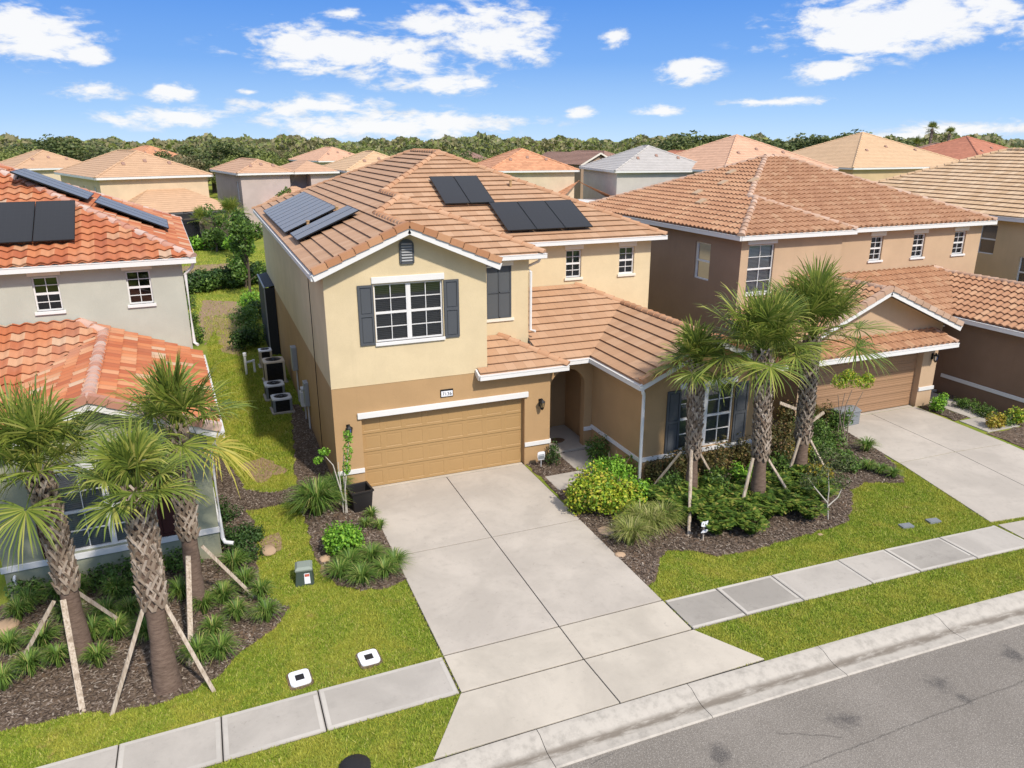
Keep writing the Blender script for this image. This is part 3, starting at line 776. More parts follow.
# ------------------------------------------------------------------ left house, orange tiles
def house_left():
    ox, oy = -15.9, .25; s = .45; s2 = .43; ze = 6.38; zl = 3.36
    OF = (-.5, 17.65, 0)
    root = empty('house', 'grey-green house at the left edge with bright orange barrel tiles', 'house', OF, .045)
    X = lambda x: x+ox
    xL, xR, yF, yB = X(2.43), -.10, 24.2, 36.4
    fs, cl = hip_set(xL, xR, yF, yB, ze, s)
    roof_object('roof', root, OF, fs, cl, 'barrel', TILE['orange'], TILE['orange_cap'], ze, course=.37, w=.33, capr=.13)
    y0 = 21.4; a = lambda y: zl+s2*(y-y0)
    w0, wr, w1 = X(10.7), X(13.2), X(15.7)
    yw = 24.5; k = yw-y0; H2 = zl+s2*2.5
    low = [[(X(5.5), y0, zl), (w0, y0, zl), (wr, y0+2.5, H2), (wr-(k-2.5), yw, a(yw)), (X(5.5), yw, a(yw))],
           [(w0, 17.32, zl), (wr, 17.32, H2), (wr, y0+2.5, H2), (w0, y0, zl)],
           [(wr, 17.32, H2), (w1, 17.32, zl), (w1, y0+2.5, zl), (wr, y0+2.5, H2)],
           [(wr, y0+2.5, H2), (w1, y0+2.5, zl), (w1, yw, zl), (wr-(k-2.5), yw, a(yw))]]
    cl = [((wr, 17.32, H2), (wr, y0+2.5, H2)), ((wr, y0+2.5, H2), (wr-(k-2.5), yw, a(yw)))]
    rk = [((w0, 17.35, zl+.07), (wr, 17.35, H2+.07)), ((w1, 17.35, zl+.07), (wr, 17.35, H2+.07))]
    roof_object('front_roof', root, OF, low, cl, 'barrel', TILE['orange'], TILE['orange_cap'], zl, course=.37, w=.33, capr=.14, rakes=rk)
    m = MB(); m.box(xL, xR-.02, yF+.02, yB, 6.2, 6.23); m.box(w0+.02, X(11.1), 17.67, 21.7, 3.18, 3.21); m.box(X(15.3), w1-.02, 17.67, 24.4, 3.18, 3.21); m.box(X(5.5), w0, y0+.03, 21.9, 3.184, 3.214)
    m.build('soffit', M_['cream_trim'], root, OF)
    g = MB(); gutter(g, (xL, yF, ze-.1), (xR+.06, yF, ze-.1), size=.15); gutter(g, (xR, yF, ze-.104), (xR, yB, ze-.104), size=.15)
    gutter(g, (w1+.02, 17.3, zl-.1), (w1+.02, 24.4, zl-.1)); gutter(g, (w0, 17.3, zl-.1), (w0, y0, zl-.1)); gutter(g, (X(5.5), y0-.03, zl-.104), (w0, y0-.03, zl-.104))
    g.build('gutter', M_['white'], root, OF)
    f = MB()
    for x0 in (w0, w1): f.beam((x0, 17.32, zl-.085), (wr, 17.32, H2-.085), .05, .19, ext=.02)
    f.build_each('rake_board', M_['white'], root, OF)
    u = MB(); yw2 = 24.52
    wins = [(-4.31, -3.66, 5.05, 6.02), (-1.96, -1.31, 5.05, 6.02)]
    wall_panel(u, 'y', yw2, 1, X(2.7), -.42, 3.1, 6.21, wins); wall_panel(u, 'x', -.42, -1, yw2, 36.1, 0, 6.21); wall_panel(u, 'x', X(2.7), 1, yw2, 36.1, 0, 6.21); wall_panel(u, 'y', 36.1, -1, X(2.7), -.42, 0, 6.21)
    u.build('upper_wall', M_['greige'], root, OF)
    for (a0, b0, c0, d0) in wins: window(root, OF, 'y', yw2, 1, a0, b0, c0, d0, lintel=(.08, .15, .04, 1), sill=(.06, .09), blinds=False, rows=2, glassm='glass_dark')
    yf = 17.65; l = MB(); wn = (-3.66, -1.78, .86, 2.76)
    wall_panel(l, 'y', yf, 1, X(11.0), -.5, 0, 3.2, [wn])
    l.poly([(X(11.0), yf, 3.2), (-.5, yf, 3.2), (-.5, yf, zl+s2*.3-.1), (wr, yf, H2-.1), (X(11.0), yf, zl+s2*.3-.1)])
    wall_panel(l, 'x', -.5, -1, yf, 24.5, 0, 3.2); wall_panel(l, 'x', X(11.0), 1, yf, 21.75, 0, 3.2); wall_panel(l, 'y', 21.75, 1, X(2.7), X(11.0), 0, 3.25)
    l.build('lower_wall', M_['olive'], root, OF)
    b = MB(); b.box(X(10.95), -.455, yf-.05, yf-.002, .70, .84); b.box(-.498, -.452, yf-.001, 20.0, .70, .838); b.build_each('trim_band', M_['white'], root, OF)
    window(root, OF, 'y', yf, 1, *wn, double=True, lintel=(.06, .16, .03), blinds=True, blindm='blind_mid')
    shutter(root, OF, yf, -4.12, -3.68, .86, 2.76, M_['maroon']); shutter(root, OF, yf, -1.76, -1.27, .86, 2.76, M_['maroon'])
    d = MB(); d.tube([(-.24, 17.38, 3.18), (-.40, 17.5, 2.9), (-.44, 17.58, 2.8), (-.44, 17.58, .55), (-.40, 17.53, .45), (-.22, 17.45, .42)], .05, 8)
    d.tube([(-.10, 24.3, 6.2), (-.16, 24.35, 6.05), (-.36, 24.45, 5.85), (-.36, 24.45, 3.75), (-.27, 24.3, 3.7)], .05, 8)
    d.build_each('downspout', M_['white'], root, OF)
    t = MB(); t.tube([(-4.72, 17.6, .35), (-4.72, 17.6, .6)], .025, 8); t.tube([(-4.72, 17.64, .58), (-4.72, 17.5, .56)], .03, 8); t.build('wall_tap', M_['plastic_white'], root, OF)
    cs = math.cos(math.atan(s)); sn = math.sin(math.atan(s))
    for i in range(4): solar(root, OF, (-3.10-1.05*(i+1), 24.98, ze+s*(24.98-yF)+.2), (1, 0, 0), (0, cs, sn), 1.03, 2.3)
    for i in range(3): solar(root, OF, (-.62, 27.9+i*1.02, ze+s*(xR+.62)+.22), (0, 1, 0), (-cs, 0, sn), 1.0, 2.25)
    for i in range(3): solar(root, OF, (-2.85, 28.0+i*1.02, ze+s*(xR+2.85)+.22), (0, 1, 0), (-cs, 0, sn), 1.0, 2.15)
    return root

# ------------------------------------------------------------------ right house, terracotta barrel tiles
def house_right():
    s = .40; ze = 6.36; OF = (24.6, 21.5, 0)
    root = empty('house', 'tan and brown house with terracotta barrel tiles and a brown garage door', 'house', OF)
    x0, xb, xR, yb, ym = 17.8, 23.15, 31.3, 22.3, 22.7; h = (xb-x0)/2; cx = x0+h; zb = ze+s*h
    D = 12.6; yr = ym+D/2; zr = ze+s*D/2; A = (x0+D/2, yr, zr); B = (xR-D/2, yr, zr); yB = ym+D
    hb = (cx, yb+h, zb); hm = (cx, ym+h, zb)
    fs = [[(x0, yb, ze), hb, hm, (x0, ym+h, ze)], [(x0, ym+h, ze), hm, A, (x0, yB, ze)],
          [(x0, yb, ze), (xb, yb, ze), hb], [(xb, yb, ze), (xb, ym, ze), hm, hb],
          [(xb, ym, ze), (xR, ym, ze), B, A, hm], [(xR, ym, ze), (xR, yB, ze), B], [(xR, yB, ze), (x0, yB, ze), A, B]]
    cl = [((x0, yb, ze), hb), ((xb, yb, ze), hb), (hb, hm), (hm, A), (A, B), ((xR, ym, ze), B), ((x0, yB, ze), A), ((xR, yB, ze), B)]
    roof_object('roof', root, OF, fs, cl, 'barrel', TILE['brown'], TILE['brown_cap'], ze, course=.36, w=.27, capr=.13)
    s2 = .43; zl = 3.2; gx0, gx1, gy = 17.75, 25.05, 18.7; gc = (gx0+gx1)/2; zg = zl+s2*(gx1-gc)
    a = lambda y: zl+s2*(y-20.0)
    xv = lambda y: gx1-(y-20.0)
    yw = 23.0
    low = [[(gx0, gy, zl), (gc, gy, zg), (gc, 22.6, zg), (gx0, 22.6, zl)],
           [(gc, gy, zg), (gx1, gy, zl), (gx1, 20.0, zl), (xv(yw), yw, a(yw)), (gc, yw, zl+s2*(gx1-gc))],
           [(gx1, 20.0, zl), (26.3, 20.0, zl), (28.9, 22.6, a(22.6)), (28.5, yw, a(yw)), (xv(yw), yw, a(yw))],
           [(26.3, 16.5, zl), (28.9, 16.5, zl+s2*2.6), (28.9, 22.6, zl+s2*2.6), (26.3, 20.0, zl)],
           [(28.9, 16.5, zl+s2*2.6), (31.5, 16.5, zl), (31.5, 22.6, zl), (28.9, 22.6, zl+s2*2.6)], [(28.9, 22.6, a(22.6)), (31.5, 22.6, zl), (31.5, yw, zl), (28.5, yw, a(yw))]]
    low[1] = [(gc, gy, zg), (gx1, gy, zl), (gx1, 20.0, zl), (gc, 20.0+gx1-gc, zg)]
    cl = [((gc, gy, zg), (gc, 22.6, zg)), ((28.9, 16.5, zl+s2*2.6), (28.9, 22.6, zl+s2*2.6)), ((28.9, 22.6, a(22.6)), (28.5, yw, a(yw)))]
    rk = [((gx0, gy+.03, zl+.07), (gc, gy+.03, zg+.07)), ((gx1, gy+.03, zl+.07), (gc, gy+.03, zg+.07)), ((26.3, 16.53, zl+.07), (28.9, 16.53, zl+s2*2.6+.07)), ((31.5, 16.53, zl+.07), (28.9, 16.53, zl+s2*2.6+.07))]
    roof_object('front_roof', root, OF, low, cl, 'barrel', TILE['brown'], TILE['brown_cap'], zl, course=.36, w=.27, capr=.12, rakes=rk)
    # pent roof over the garage door
    pz, py, pt = 2.66, 18.55, 3.0
    pent = [[(18.0, py, pz), (24.8, py, pz), (24.45, 19.3, pt), (18.35, 19.3, pt)], [(24.8, py, pz), (24.8, 19.3, pz), (24.45, 19.3, pt)], [(18.0, 19.3, pz), (18.0, py, pz), (18.35, 19.3, pt)]]
    po = roof_object('pent_roof', root, OF, pent, [((24.8, py, pz), (24.45, 19.3, pt))], 'barrel', TILE['brown'], TILE['brown_cap'], pz, course=.36, w=.27, capr=.09)
    m = MB(); m.box(x0+.02, xb-.02, yb+.02, ym+.05, 6.19, 6.22); m.box(x0+.02, xR-.02, ym+.02, yB, 6.195, 6.225); m.box(gx0, gx1-.02, 19.32, 20.4, 3.05, 3.07); m.box(24.8, 26.5, 20.03, 20.5, 3.04, 3.06); m.box(26.32, 26.8, 16.82, 20.4, 3.02, 3.05); m.box(18.02, 24.78, py+.03, 19.3, 2.5, 2.53)
    m.build('soffit', M_['cream_trim'], root, OF)
    g = MB()
    gutter(g, (x0, yb, ze-.1), (xb+.03, yb, ze-.1), size=.15); gutter(g, (xb+.03, ym, ze-.1), (xR+.05, ym, ze-.1), size=.15); gutter(g, (x0, yb-.05, ze-.104), (x0, yB, ze-.104), size=.15)
    gutter(g, (25.08, 19.97, zl-.1), (26.2, 19.97, zl-.1)); gutter(g, (26.27, 16.45, zl-.104), (26.27, 20.05, zl-.104), size=.15); gutter(g, (17.98, py-.02, pz-.1), (24.82, py-.02, pz-.1), size=.14)
    g.beam((24.8, py, pz-.1), (24.8, 19.3, pz-.1), .05, .14)
    g.build('gutter', M_['white'], root, OF)
    f = MB()
    for xx in (gx0, gx1): f.beam((xx, gy, zl-.085), (gc, gy, zg-.085), .05, .19, ext=.02)
    for xx in (26.3, 31.5): f.beam((xx, 16.5, zl-.085), (28.9, 16.5, zl+s2*2.6-.085), .05, .19, ext=.02)
    f.build_each('rake_board', M_['white'], root, OF)
    wb = (18.45, 19.62, 4.15, 5.95); ws = [(24.78, 25.42, 4.97, 5.92), (27.08, 27.74, 4.97, 5.92), (29.42, 30.1, 4.97, 5.92)]
    u = MB()
    wall_panel(u, 'y', 22.6, 1, 18.1, 22.85, 3.0, 6.2, [wb]); wall_panel(u, 'y', yw, 1, 22.85, 31.0, 3.0, 6.2, ws); wall_panel(u, 'x', 31.0, -1, yw, 35, 0, 6.2); wall_panel(u, 'y', 35, -1, 18.1, 31, 0, 6.2)
    wall_panel(u, 'y', 19.3, 1, 18.4, 24.9, 2.52, 3.05)
    u.poly([(18.4, 19.3, 3.05), (24.9, 19.3, 3.05), (24.9, 19.3, zl+s2*.15-.1), (gc, 19.3, zg-.1), (18.4, 19.3, zl+s2*.65-.1)])
    u.build('upper_wall', M_['peach_up'], root, OF)
    l = MB()
    wall_panel(l, 'x', 18.1, 1, 22.6, 35, 2.2, 6.2, [(24.42, 25.42, 4.35, 5.8)])
    l.build('side_wall', M_['brown_side'], root, OF); l = MB()
    wall_panel(l, 'y', 19.3, 1, 24.17, 24.9, 0, 2.52); wall_panel(l, 'y', 19.3, 1, 18.4, 24.17, 0, 2.52, [(19.25, 24.17, -.1, 2.3)], .25)
    wall_panel(l, 'x', 24.9, -1, 19.3, 21.8, 0, 3.1)
    l.build('pier_wall', M_['peach_up'], root, OF)
    l = MB()
    wall_panel(l, 'x', 18.1, 1, 22.6, 35, 0, 2.2); wall_panel(l, 'x', 18.4, 1, 19.3, 22.6, 0, 3.1)
    wall_panel(l, 'y', 21.8, 1, 24.9, 26.6, 0, 3.1); l.poly([(24.9, 20.3, 3.08), (26.6, 20.3, 3.08), (26.6, 21.8, 3.08), (24.9, 21.8, 3.08)])
    wall_panel(l, 'x', 26.6, 1, 16.8, 21.8, 0, 3.05); wall_panel(l, 'y', 16.8, 1, 26.6, 31.2, 0, 3.05, [(28, 30, .9, 2.7)]); wall_panel(l, 'x', 31.2, -1, 16.8, yw, 0, 3.05)
    l.poly([(26.6, 16.8, 3.05), (31.2, 16.8, 3.05), (31.2, 16.8, zl+s2*.3-.1), (28.9, 16.8, zl+s2*2.6-.1), (26.6, 16.8, zl+s2*.3-.1)])
    l.build('lower_wall', M_['brown_lo'], root, OF)
    b = MB(); b.box(26.555, 26.6, 16.75, 20.3, .64, .78); b.box(24.17, 24.94, 19.255, 19.3, .64, .78); b.build_each('trim_band', M_['white'], root, OF)
    h_ = MB(); h_.box(18.9, 24.5, 19.2, 19.298, 2.3, 2.46); h_.build('garage_lintel', M_['cream_trim'], root, OF, bevel=.01)
    garage_door(root, OF, 19.3, 19.25, 24.17, .03, 2.3, M_['door_brown'], .24, cols=1, rows=8)
    window(root, OF, 'y', 22.6, 1, *wb, lintel=(.08, .13, .03), sill=(.05, .08), blinds=True, glassm='glass', blindm='blind_pale')
    for w_ in ws: window(root, OF, 'y', yw, 1, *w_, lintel=(.08, .16, .03, 1), sill=(.08, .08), blinds=False, glassm='glass_dark')
    window(root, OF, 'x', 18.1, 1, 24.42, 25.42, 4.35, 5.8, blinds=.5, muntins=False)
    window(root, OF, 'y', 16.8, 1, 28, 30, .9, 2.7, double=True)
    lantern(root, OF, 24.62, 19.3, 1.95)
    e = MB()
    for (x, y) in ((21.3, 28.2), (22.3, 29.0), (20.3, 28.6), (21.7, 26.7), (19.6, 27.3)):
        z = ze+s*(x-x0); e.beam((x-.2, y, z), (x+.14, y, z+.16), .34, .10)
    e.build('roof_vent', M_['peach_up'], root, OF)
    return root

def house_far_right():
    OF = (37.5, 22.5, 0); s = .42; ze = 6.3
    root = empty('house', 'beige house at the right edge with pale buff flat roof tiles', 'house', OF)
    x0, x1, y0, y1 = 33.7, 47, 21.6, 36
    fs, cl = hip_set(x0, x1, y0, y1, ze, s)
    roof_object('roof', root, OF, fs, cl, 'flat', TILE['buff'], TILE['buff'], ze, course=.42, w=.33)
    m = MB(); m.box(x0+.02, x1, y0+.02, y1, 6.13, 6.16); m.build('soffit', M_['cream_trim'], root, OF)
    g = MB(); gutter(g, (x0, y0, ze-.1), (x0, y1, ze-.1), size=.16); gutter(g, (x0, y0, ze-.104), (x1, y0, ze-.104), size=.16); g.build('gutter', M_['white'], root, OF)
    wx = [(22.4, 23.2, 3.2, 4.6), (24.5, 25.35, 4.5, 5.85)]
    u = MB(); wall_panel(u, 'x', 34.05, 1, 21.95, 35.7, 0, 6.14, wx); wall_panel(u, 'y', 21.95, 1, 34.05, 46.6, 0, 6.14); wall_panel(u, 'x', 46.6, -1, 21.95, 35.7, 0, 6.14); wall_panel(u, 'y', 35.7, -1, 34.05, 46.6, 0, 6.14)
    u.build('wall', M_['beige'], root, OF)
    for w_ in wx: window(root, OF, 'x', 34.05, 1, *w_, blinds=.5, muntins=False)
    return root
# ------------------------------------------------------------------ ground, street, paving
def S(x):
    d = x-5.5
    if abs(d) < 30: return -.0022*d*d
    return -.0022*900-.132*(abs(d)-30)
def inpoly(X, Y, poly):
    n = len(poly); r = np.zeros(len(X), bool); j = n-1
    for i in range(n):
        xi, yi = poly[i][0], poly[i][1]; xj, yj = poly[j][0], poly[j][1]
        c = ((yi > Y) != (yj > Y)) & (X < (xj-xi)*(Y-yi)/(yj-yi+1e-12)+xi); r ^= c; j = i
    return r
def ragged(poly, amp=.07, step=.22, seed=1):
    rr = random.Random(seed); out = []
    for i in range(len(poly)):
        a = Vector(poly[i][:2]); b = Vector(poly[(i+1) % len(poly)][:2]); n = max(1, int((b-a).length/step))
        for k in range(n):
            p = a.lerp(b, k/n); out.append((p.x+rr.uniform(-amp, amp), p.y+rr.uniform(-amp, amp)))
    return out

def lawn_mat():
    t = NT('lawn_turf'); p = t.pos()
    n1 = t.noise(.45, 6, .65, p, .5); n2 = t.noise(3.5, 5, .7, p); n3 = t.noise(30, 3, .6, p)
    col = t.mix(t.smooth(n1, .38, .66), (.18, .24, .03, 1), (.33, .32, .055, 1))
    col = t.mix(t.math('MULTIPLY', t.smooth(n2, .55, .78), .55), col, (.32, .235, .09, 1))
    col = t.mix(t.math('MULTIPLY', n3, .4), col, (.08, .10, .02, 1))
    g = t.noise(.23, 3, .5, p)
    col = t.mix(t.math('MULTIPLY', t.smooth(g, .58, .72), .45), col, (.24, .165, .08, 1))
    return t.done(col, .95, t.bump(n3, .8, .03), spec=.1)
def blade_mat():
    t = NT('grass_blades'); g = t.n('ShaderNodeNewGeometry'); p = g.outputs['Position']
    col = t.ramp(g.outputs['Random Per Island'], [(0, (.14, .225, .02)), (.45, (.27, .36, .034)), (.8, (.41, .46, .06)), (1, (.56, .50, .18))])
    n1 = t.noise(1.1, 7, .7, p, .6); n2 = t.noise(2.2, 6, .75, p); n4 = t.noise(5.5, 4, .6, p)
    col = t.mix(t.math('MULTIPLY', t.smooth(n1, .42, .60), .7), col, (.47, .44, .07, 1))
    col = t.mix(t.math('MULTIPLY', t.smooth(n4, .5, .72), .35), col, (.09, .15, .015, 1))
    col = t.mix(t.math('MULTIPLY', t.smooth(n2, .57, .70), .7), col, (.46, .32, .14, 1))
    return t.done(col, .6, trans=.3, spec=.2)
def mulch_mat():
    t = NT('mulch_soil'); p = t.pos(); n = t.noise(14, 6, .7, p); n2 = t.noise(1.1, 4, .6, p)
    col = t.ramp(n, [(.3, (.06, .043, .031)), (.55, (.16, .115, .083)), (.75, (.29, .225, .17))])
    col = t.mix(t.math('MULTIPLY', t.smooth(n2, .5, .7), .5), col, (.25, .155, .095, 1))
    return t.done(col, .95, t.bump(n, 1.0, .03), spec=.1)
def chips_mat():
    t = NT('bark_chips'); g = t.n('ShaderNodeNewGeometry')
    col = t.ramp(g.outputs['Random Per Island'], [(0, (.05, .035, .026)), (.5, (.14, .102, .077)), (.85, (.24, .185, .145)), (1, (.38, .32, .26))])
    return t.done(col, .9, spec=.15)
SPOTS = [(x_, y_, r_) for (x_, y_, r_) in ((*G(840, 718, -.1)[:2], .16), (*G(940, 685, -.1)[:2], .13), (*G(1015, 655, -.1)[:2], .16), (*G(722, 755, -.1)[:2], .14), (*G(962, 700, -.1)[:2], .05))]
def asphalt_mat():
    t = NT('asphalt'); p = t.pos(); n = t.noise(48, 3, .8, p); n2 = t.noise(.45, 5, .6, p); n5 = t.noise(3.0, 5, .65, p)
    v = t.n('ShaderNodeTexVoronoi'); v.inputs['Scale'].default_value = 34; t.l(p, v.inputs['Vector'])
    col = t.mix(t.smooth(n2, .35, .7), (.215, .188, .158, 1), (.262, .23, .195, 1))
    col = t.mix(t.math('MULTIPLY', t.smooth(n, .42, .7), .6), col, (.07, .062, .056, 1))
    col = t.mix(t.math('MULTIPLY', t.math('LESS_THAN', v.outputs['Distance'], .28), .45), col, (.46, .42, .365, 1))
    spots = None
    for (x, y, r) in SPOTS:
        d = t.n('ShaderNodeVectorMath', operation='DISTANCE'); t.l(p, d.inputs[0]); d.inputs[1].default_value = (x, y, -.1)
        q = t.smooth(t.math('ADD', d.outputs['Value'], t.math('MULTIPLY', n5, 1.0)), r+.36, r+.66, 1, 0)
        spots = q if spots is None else t.math('MAXIMUM', spots, q)
    col = t.mix(t.math('MULTIPLY', t.math('MULTIPLY', spots, t.smooth(n, .25, .6)), .75), col, (.05, .046, .046, 1))
    sx = t.n('ShaderNodeSeparateXYZ'); t.l(p, sx.inputs[0])
    for (pa, pb, w_) in ((G(800, 768, -.1), G(1024, 681, -.1), .016), (G(775, 733, -.1), G(842, 737, -.1), .018), (G(590, 764, -.1), G(615, 752, -.1), .012)):
        d_ = (pb-pa).normalized(); nx, ny = -d_.y, d_.x; L_ = (pb-pa).length
        dist = t.math('ADD', t.math('ADD', t.math('MULTIPLY', sx.outputs[0], nx), t.math('MULTIPLY', sx.outputs[1], ny)), -(pa.x*nx+pa.y*ny))
        dist = t.math('ADD', dist, t.math('MULTIPLY', t.math("SUBTRACT", n5, .5), .12))
        al = t.math('ADD', t.math('ADD', t.math('MULTIPLY', sx.outputs[0], d_.x), t.math('MULTIPLY', sx.outputs[1], d_.y)), -(pa.x*d_.x+pa.y*d_.y))
        inside = t.math('MULTIPLY', t.math('GREATER_THAN', al, 0.0), t.math('LESS_THAN', al, L_+(4 if L_ > 3 else 0)))
        cr = t.math('MULTIPLY', t.smooth(t.math('ABSOLUTE', dist), w_*.4, w_*1.5, 1, 0), inside)
        col = t.mix(t.math('MULTIPLY', t.math('MULTIPLY', cr, t.smooth(n, .3, .55)), .5), col, (.05, .045, .04, 1))
    return t.done(col, .9, t.bump(n, .6, .01), spec=.2)
def kerb_mat():
    t = NT('kerb_concrete_stained'); p = t.pos(); sx = t.n('ShaderNodeSeparateXYZ'); t.l(p, sx.inputs[0])
    dx = t.math('SUBTRACT', sx.outputs[0], 5.5); yy = t.math('ADD', sx.outputs[1], t.math('MULTIPLY', t.math('MULTIPLY', dx, dx), .0022))
    mp = t.n('ShaderNodeMapping'); mp.inputs['Scale'].default_value = (1.3, 5, 1); t.l(p, mp.inputs[0])
    n1 = t.noise(1.6, 6, .7, mp.outputs[0]); n2 = t.noise(5, 5, .7, p); n3 = t.noise(90, 2, .6, p)
    c = (.45, .405, .345)
    col = t.mix(t.smooth(n2, .4, .75), mulc(c, 1.04), mulc(c, .72))
    band = t.smooth(t.math('ABSOLUTE', t.math('SUBTRACT', t.math('ADD', yy, t.math('MULTIPLY', n1, .16)), 9.20)), .03, .14, 1, 0)
    col = t.mix(t.math('MULTIPLY', band, t.math('MULTIPLY', t.smooth(n1, .25, .55), .85)), col, (.15, .12, .09, 1))
    col = t.mix(t.math('MULTIPLY', n3, .2), col, mulc(c, .6))
    return t.done(col, .9, t.bump(n3, .3, .004), spec=.2)
M_['lawn'] = lawn_mat(); M_['blade'] = blade_mat(); M_['mulch'] = mulch_mat(); M_['chips'] = chips_mat()
M_['asphalt'] = asphalt_mat(); M_['kerb'] = kerb_mat()

def strip_pts(x0, x1, ya, yb, n):
    a = []; b = []
    for i in range(n+1):
        x = x0+(x1-x0)*i/n; a.append((x, ya+S(x))); b.append((x, yb+S(x)))
    return a+b[::-1]

# big ground
mb = MB(); mb.poly([(-3000, -3000, -.3), (3000, -3000, -.3), (3000, 3000, -.3), (-3000, 3000, -.3)]); structure(mb.build('ground', M_['lawn']))
mb = MB(); xs = [-300]+[x for x in range(-90, 121, 1)]+[340]
for i in range(len(xs)-1):
    a, b = xs[i], xs[i+1]
    mb.poly([(a, 9.58+S(a), 0), (b, 9.58+S(b), 0), (b, 900, 0), (a, 900, 0)])
structure(mb.build('lawn', M_['lawn']))
mb = MB()
for i in range(len(xs)-1):
    a, b = xs[i], xs[i+1]
    mb.poly([(a, -9+S(a), -.10), (b, -9+S(b), -.10), (b, 8.9+S(b), -.10), (a, 8.9+S(a), -.10)])
structure(mb.build('road', M_['asphalt']))
# rolled kerb in cast sections
mb = MB(); prof = [(9.60, -.12), (9.60, .022), (9.46, .022), (9.28, -.05), (9.16, -.085), (9.05, -.088), (8.83, -.072), (8.80, -.09), (8.80, -.2)]
x = -26.2
while x < 60:
    xa, xb = x+.006, x+3.05-.006; k = 4
    vs = []
    for j in range(k+1):
        xx = xa+(xb-xa)*j/k
        for (yy, zz) in prof: vs.append((xx, yy+S(xx), zz))
    n = len(prof); fs = [(j*n+i, j*n+i+1, (j+1)*n+i+1, (j+1)*n+i) for j in range(k) for i in range(n-1)]
    fs += [tuple(range(n)), tuple(k*n+i for i in range(n-1, -1, -1))]
    mb.add(vs, fs); x += 3.05
structure(mb.build('kerb', M_['kerb'], smooth=True, angle=28))

SLABS = []
mb = MB(); mb.prism([(3.36, 9.56), (8.42, 9.56), (8.42, 20.1), (3.36, 20.1)], -.2, .004); structure(mb.build('joint_bed', M_['joint']))
mb = MB(); mb.prism([(2.5, 9.57), (9.14, 9.57), (9.14, 9.62), (2.5, 9.62)], -.2, .010); structure(mb.build('joint_bed', M_['joint']))
mb = MB(); mb.prism(strip_pts(-14, 3.36, 10.955, 12.045, 30), -.2, .0045); structure(mb.build('joint_bed', M_['joint']))
mb = MB(); mb.prism(strip_pts(8.42, 18.3, 10.955, 12.045, 30), -.2, .0045); structure(mb.build('joint_bed', M_['joint']))
def slab(mb, pts, z=.03, gap=.011):
    c = Vector((sum(p[0] for p in pts)/len(pts), sum(p[1] for p in pts)/len(pts)))
    SLABS.append([(p[0], p[1]) for p in pts])
    q = []
    for p in pts:
        d = Vector((p[0], p[1]))-c; q.append((p[0]-gap*(1 if d.x > 0 else -1), p[1]-gap*1.9*(1 if d.y > 0 else -1)))
    mb.prism(q, -.2, z)
mb = MB(); xl, xm, xr = 3.38, 5.89, 8.40
for (a, b) in ((xl, xm), (xm, xr)):
    slab(mb, [(a, 16.06), (b, 16.06), (b, 19.96), (a, 19.96)]); slab(mb, [(a, 12.06), (b, 12.06), (b, 16.06), (a, 16.06)])
structure(mb.build('driveway', M_['concrete'], bevel=.008)); mb = MB()
for (a, b) in ((xl, xm), (xm, xr)): slab(mb, [(a, 10.94), (b, 10.94), (b, 12.06), (a, 12.06)])
slab(mb, [(2.47, 9.61), (5.95, 9.61), (xm, 10.94), (xl-.02, 10.94)]); slab(mb, [(5.95, 9.61), (9.16, 9.61), (xr+.02, 10.94), (xm, 10.94)])
slab(mb, [(3.49, 19.965), (8.40, 19.965), (8.40, 20.13), (3.49, 20.13)])
structure(mb.build('driveway_apron', M_['apron'], bevel=.008))
mb = MB()
ed = [18.45, 19.2, 20.35]
slab(mb, [G(990.5, 523).to_tuple()[:2], (21.1, 11.55), (21.7, 15.6), (19.30, 15.62)]); slab(mb, [(21.1, 11.55), (23.35, 11.25), (23.95, 15.45), (21.7, 15.6)])
slab(mb, [(19.30, 15.62), (21.7, 15.6), (22.0, 19.32), (20.0, 19.32)]); slab(mb, [(21.7, 15.6), (23.95, 15.45), (24.20, 19.32), (22.0, 19.32)])
slab(mb, [(19.3, 19.34), (24.1, 19.34), (24.1, 19.54), (19.3, 19.54)]); slab(mb, [(18.2, 9.3), (24.2, 8.85), (23.35, 11.22), (18.4, 11.7)])
o = structure(mb.build('driveway', M_['concrete'], bevel=.008)); o['label'] = 'concrete driveway in front of the brown garage door'; del o['label']
# sidewalk flags
mb = MB()
xl_ = [-14.0, -12.2, -10.4, -8.6, -6.9, -5.2, -3.7, -2.32, -.71, .96, 3.36]
xr_ = [8.42, 9.75, 11.27, 13.2, 14.62, 16.4, 18.3]
def flag(a, b, z=.03): slab(mb, [(a, 10.94+S(a)), (b, 10.94+S(b)), (b, 12.06+S(b)), (a, 12.06+S(a))], z)
for i in range(len(xl_)-1): flag(xl_[i], xl_[i+1])
for i in range(len(xr_)-1):
    if i not in (0, 1, 4): flag(xr_[i], xr_[i+1])
x = 24.3
while x < 40: flag(x, x+1.8); x += 1.8
structure(mb.build('sidewalk', M_['walk'], bevel=.01))
M_['walk_dark'] = concrete('sidewalk_concrete_weathered', (.37, .335, .292), .6, 31.0)
mb = MB(); flag(8.42, 9.75); flag(9.75, 11.27); flag(14.62, 16.4)
o = structure(mb.build('sidewalk', M_['walk_dark'], bevel=.01))
M_['tooled'] = concrete('tooled_edge_concrete', (.54, .495, .435), .25, 17.0)
mb = MB()
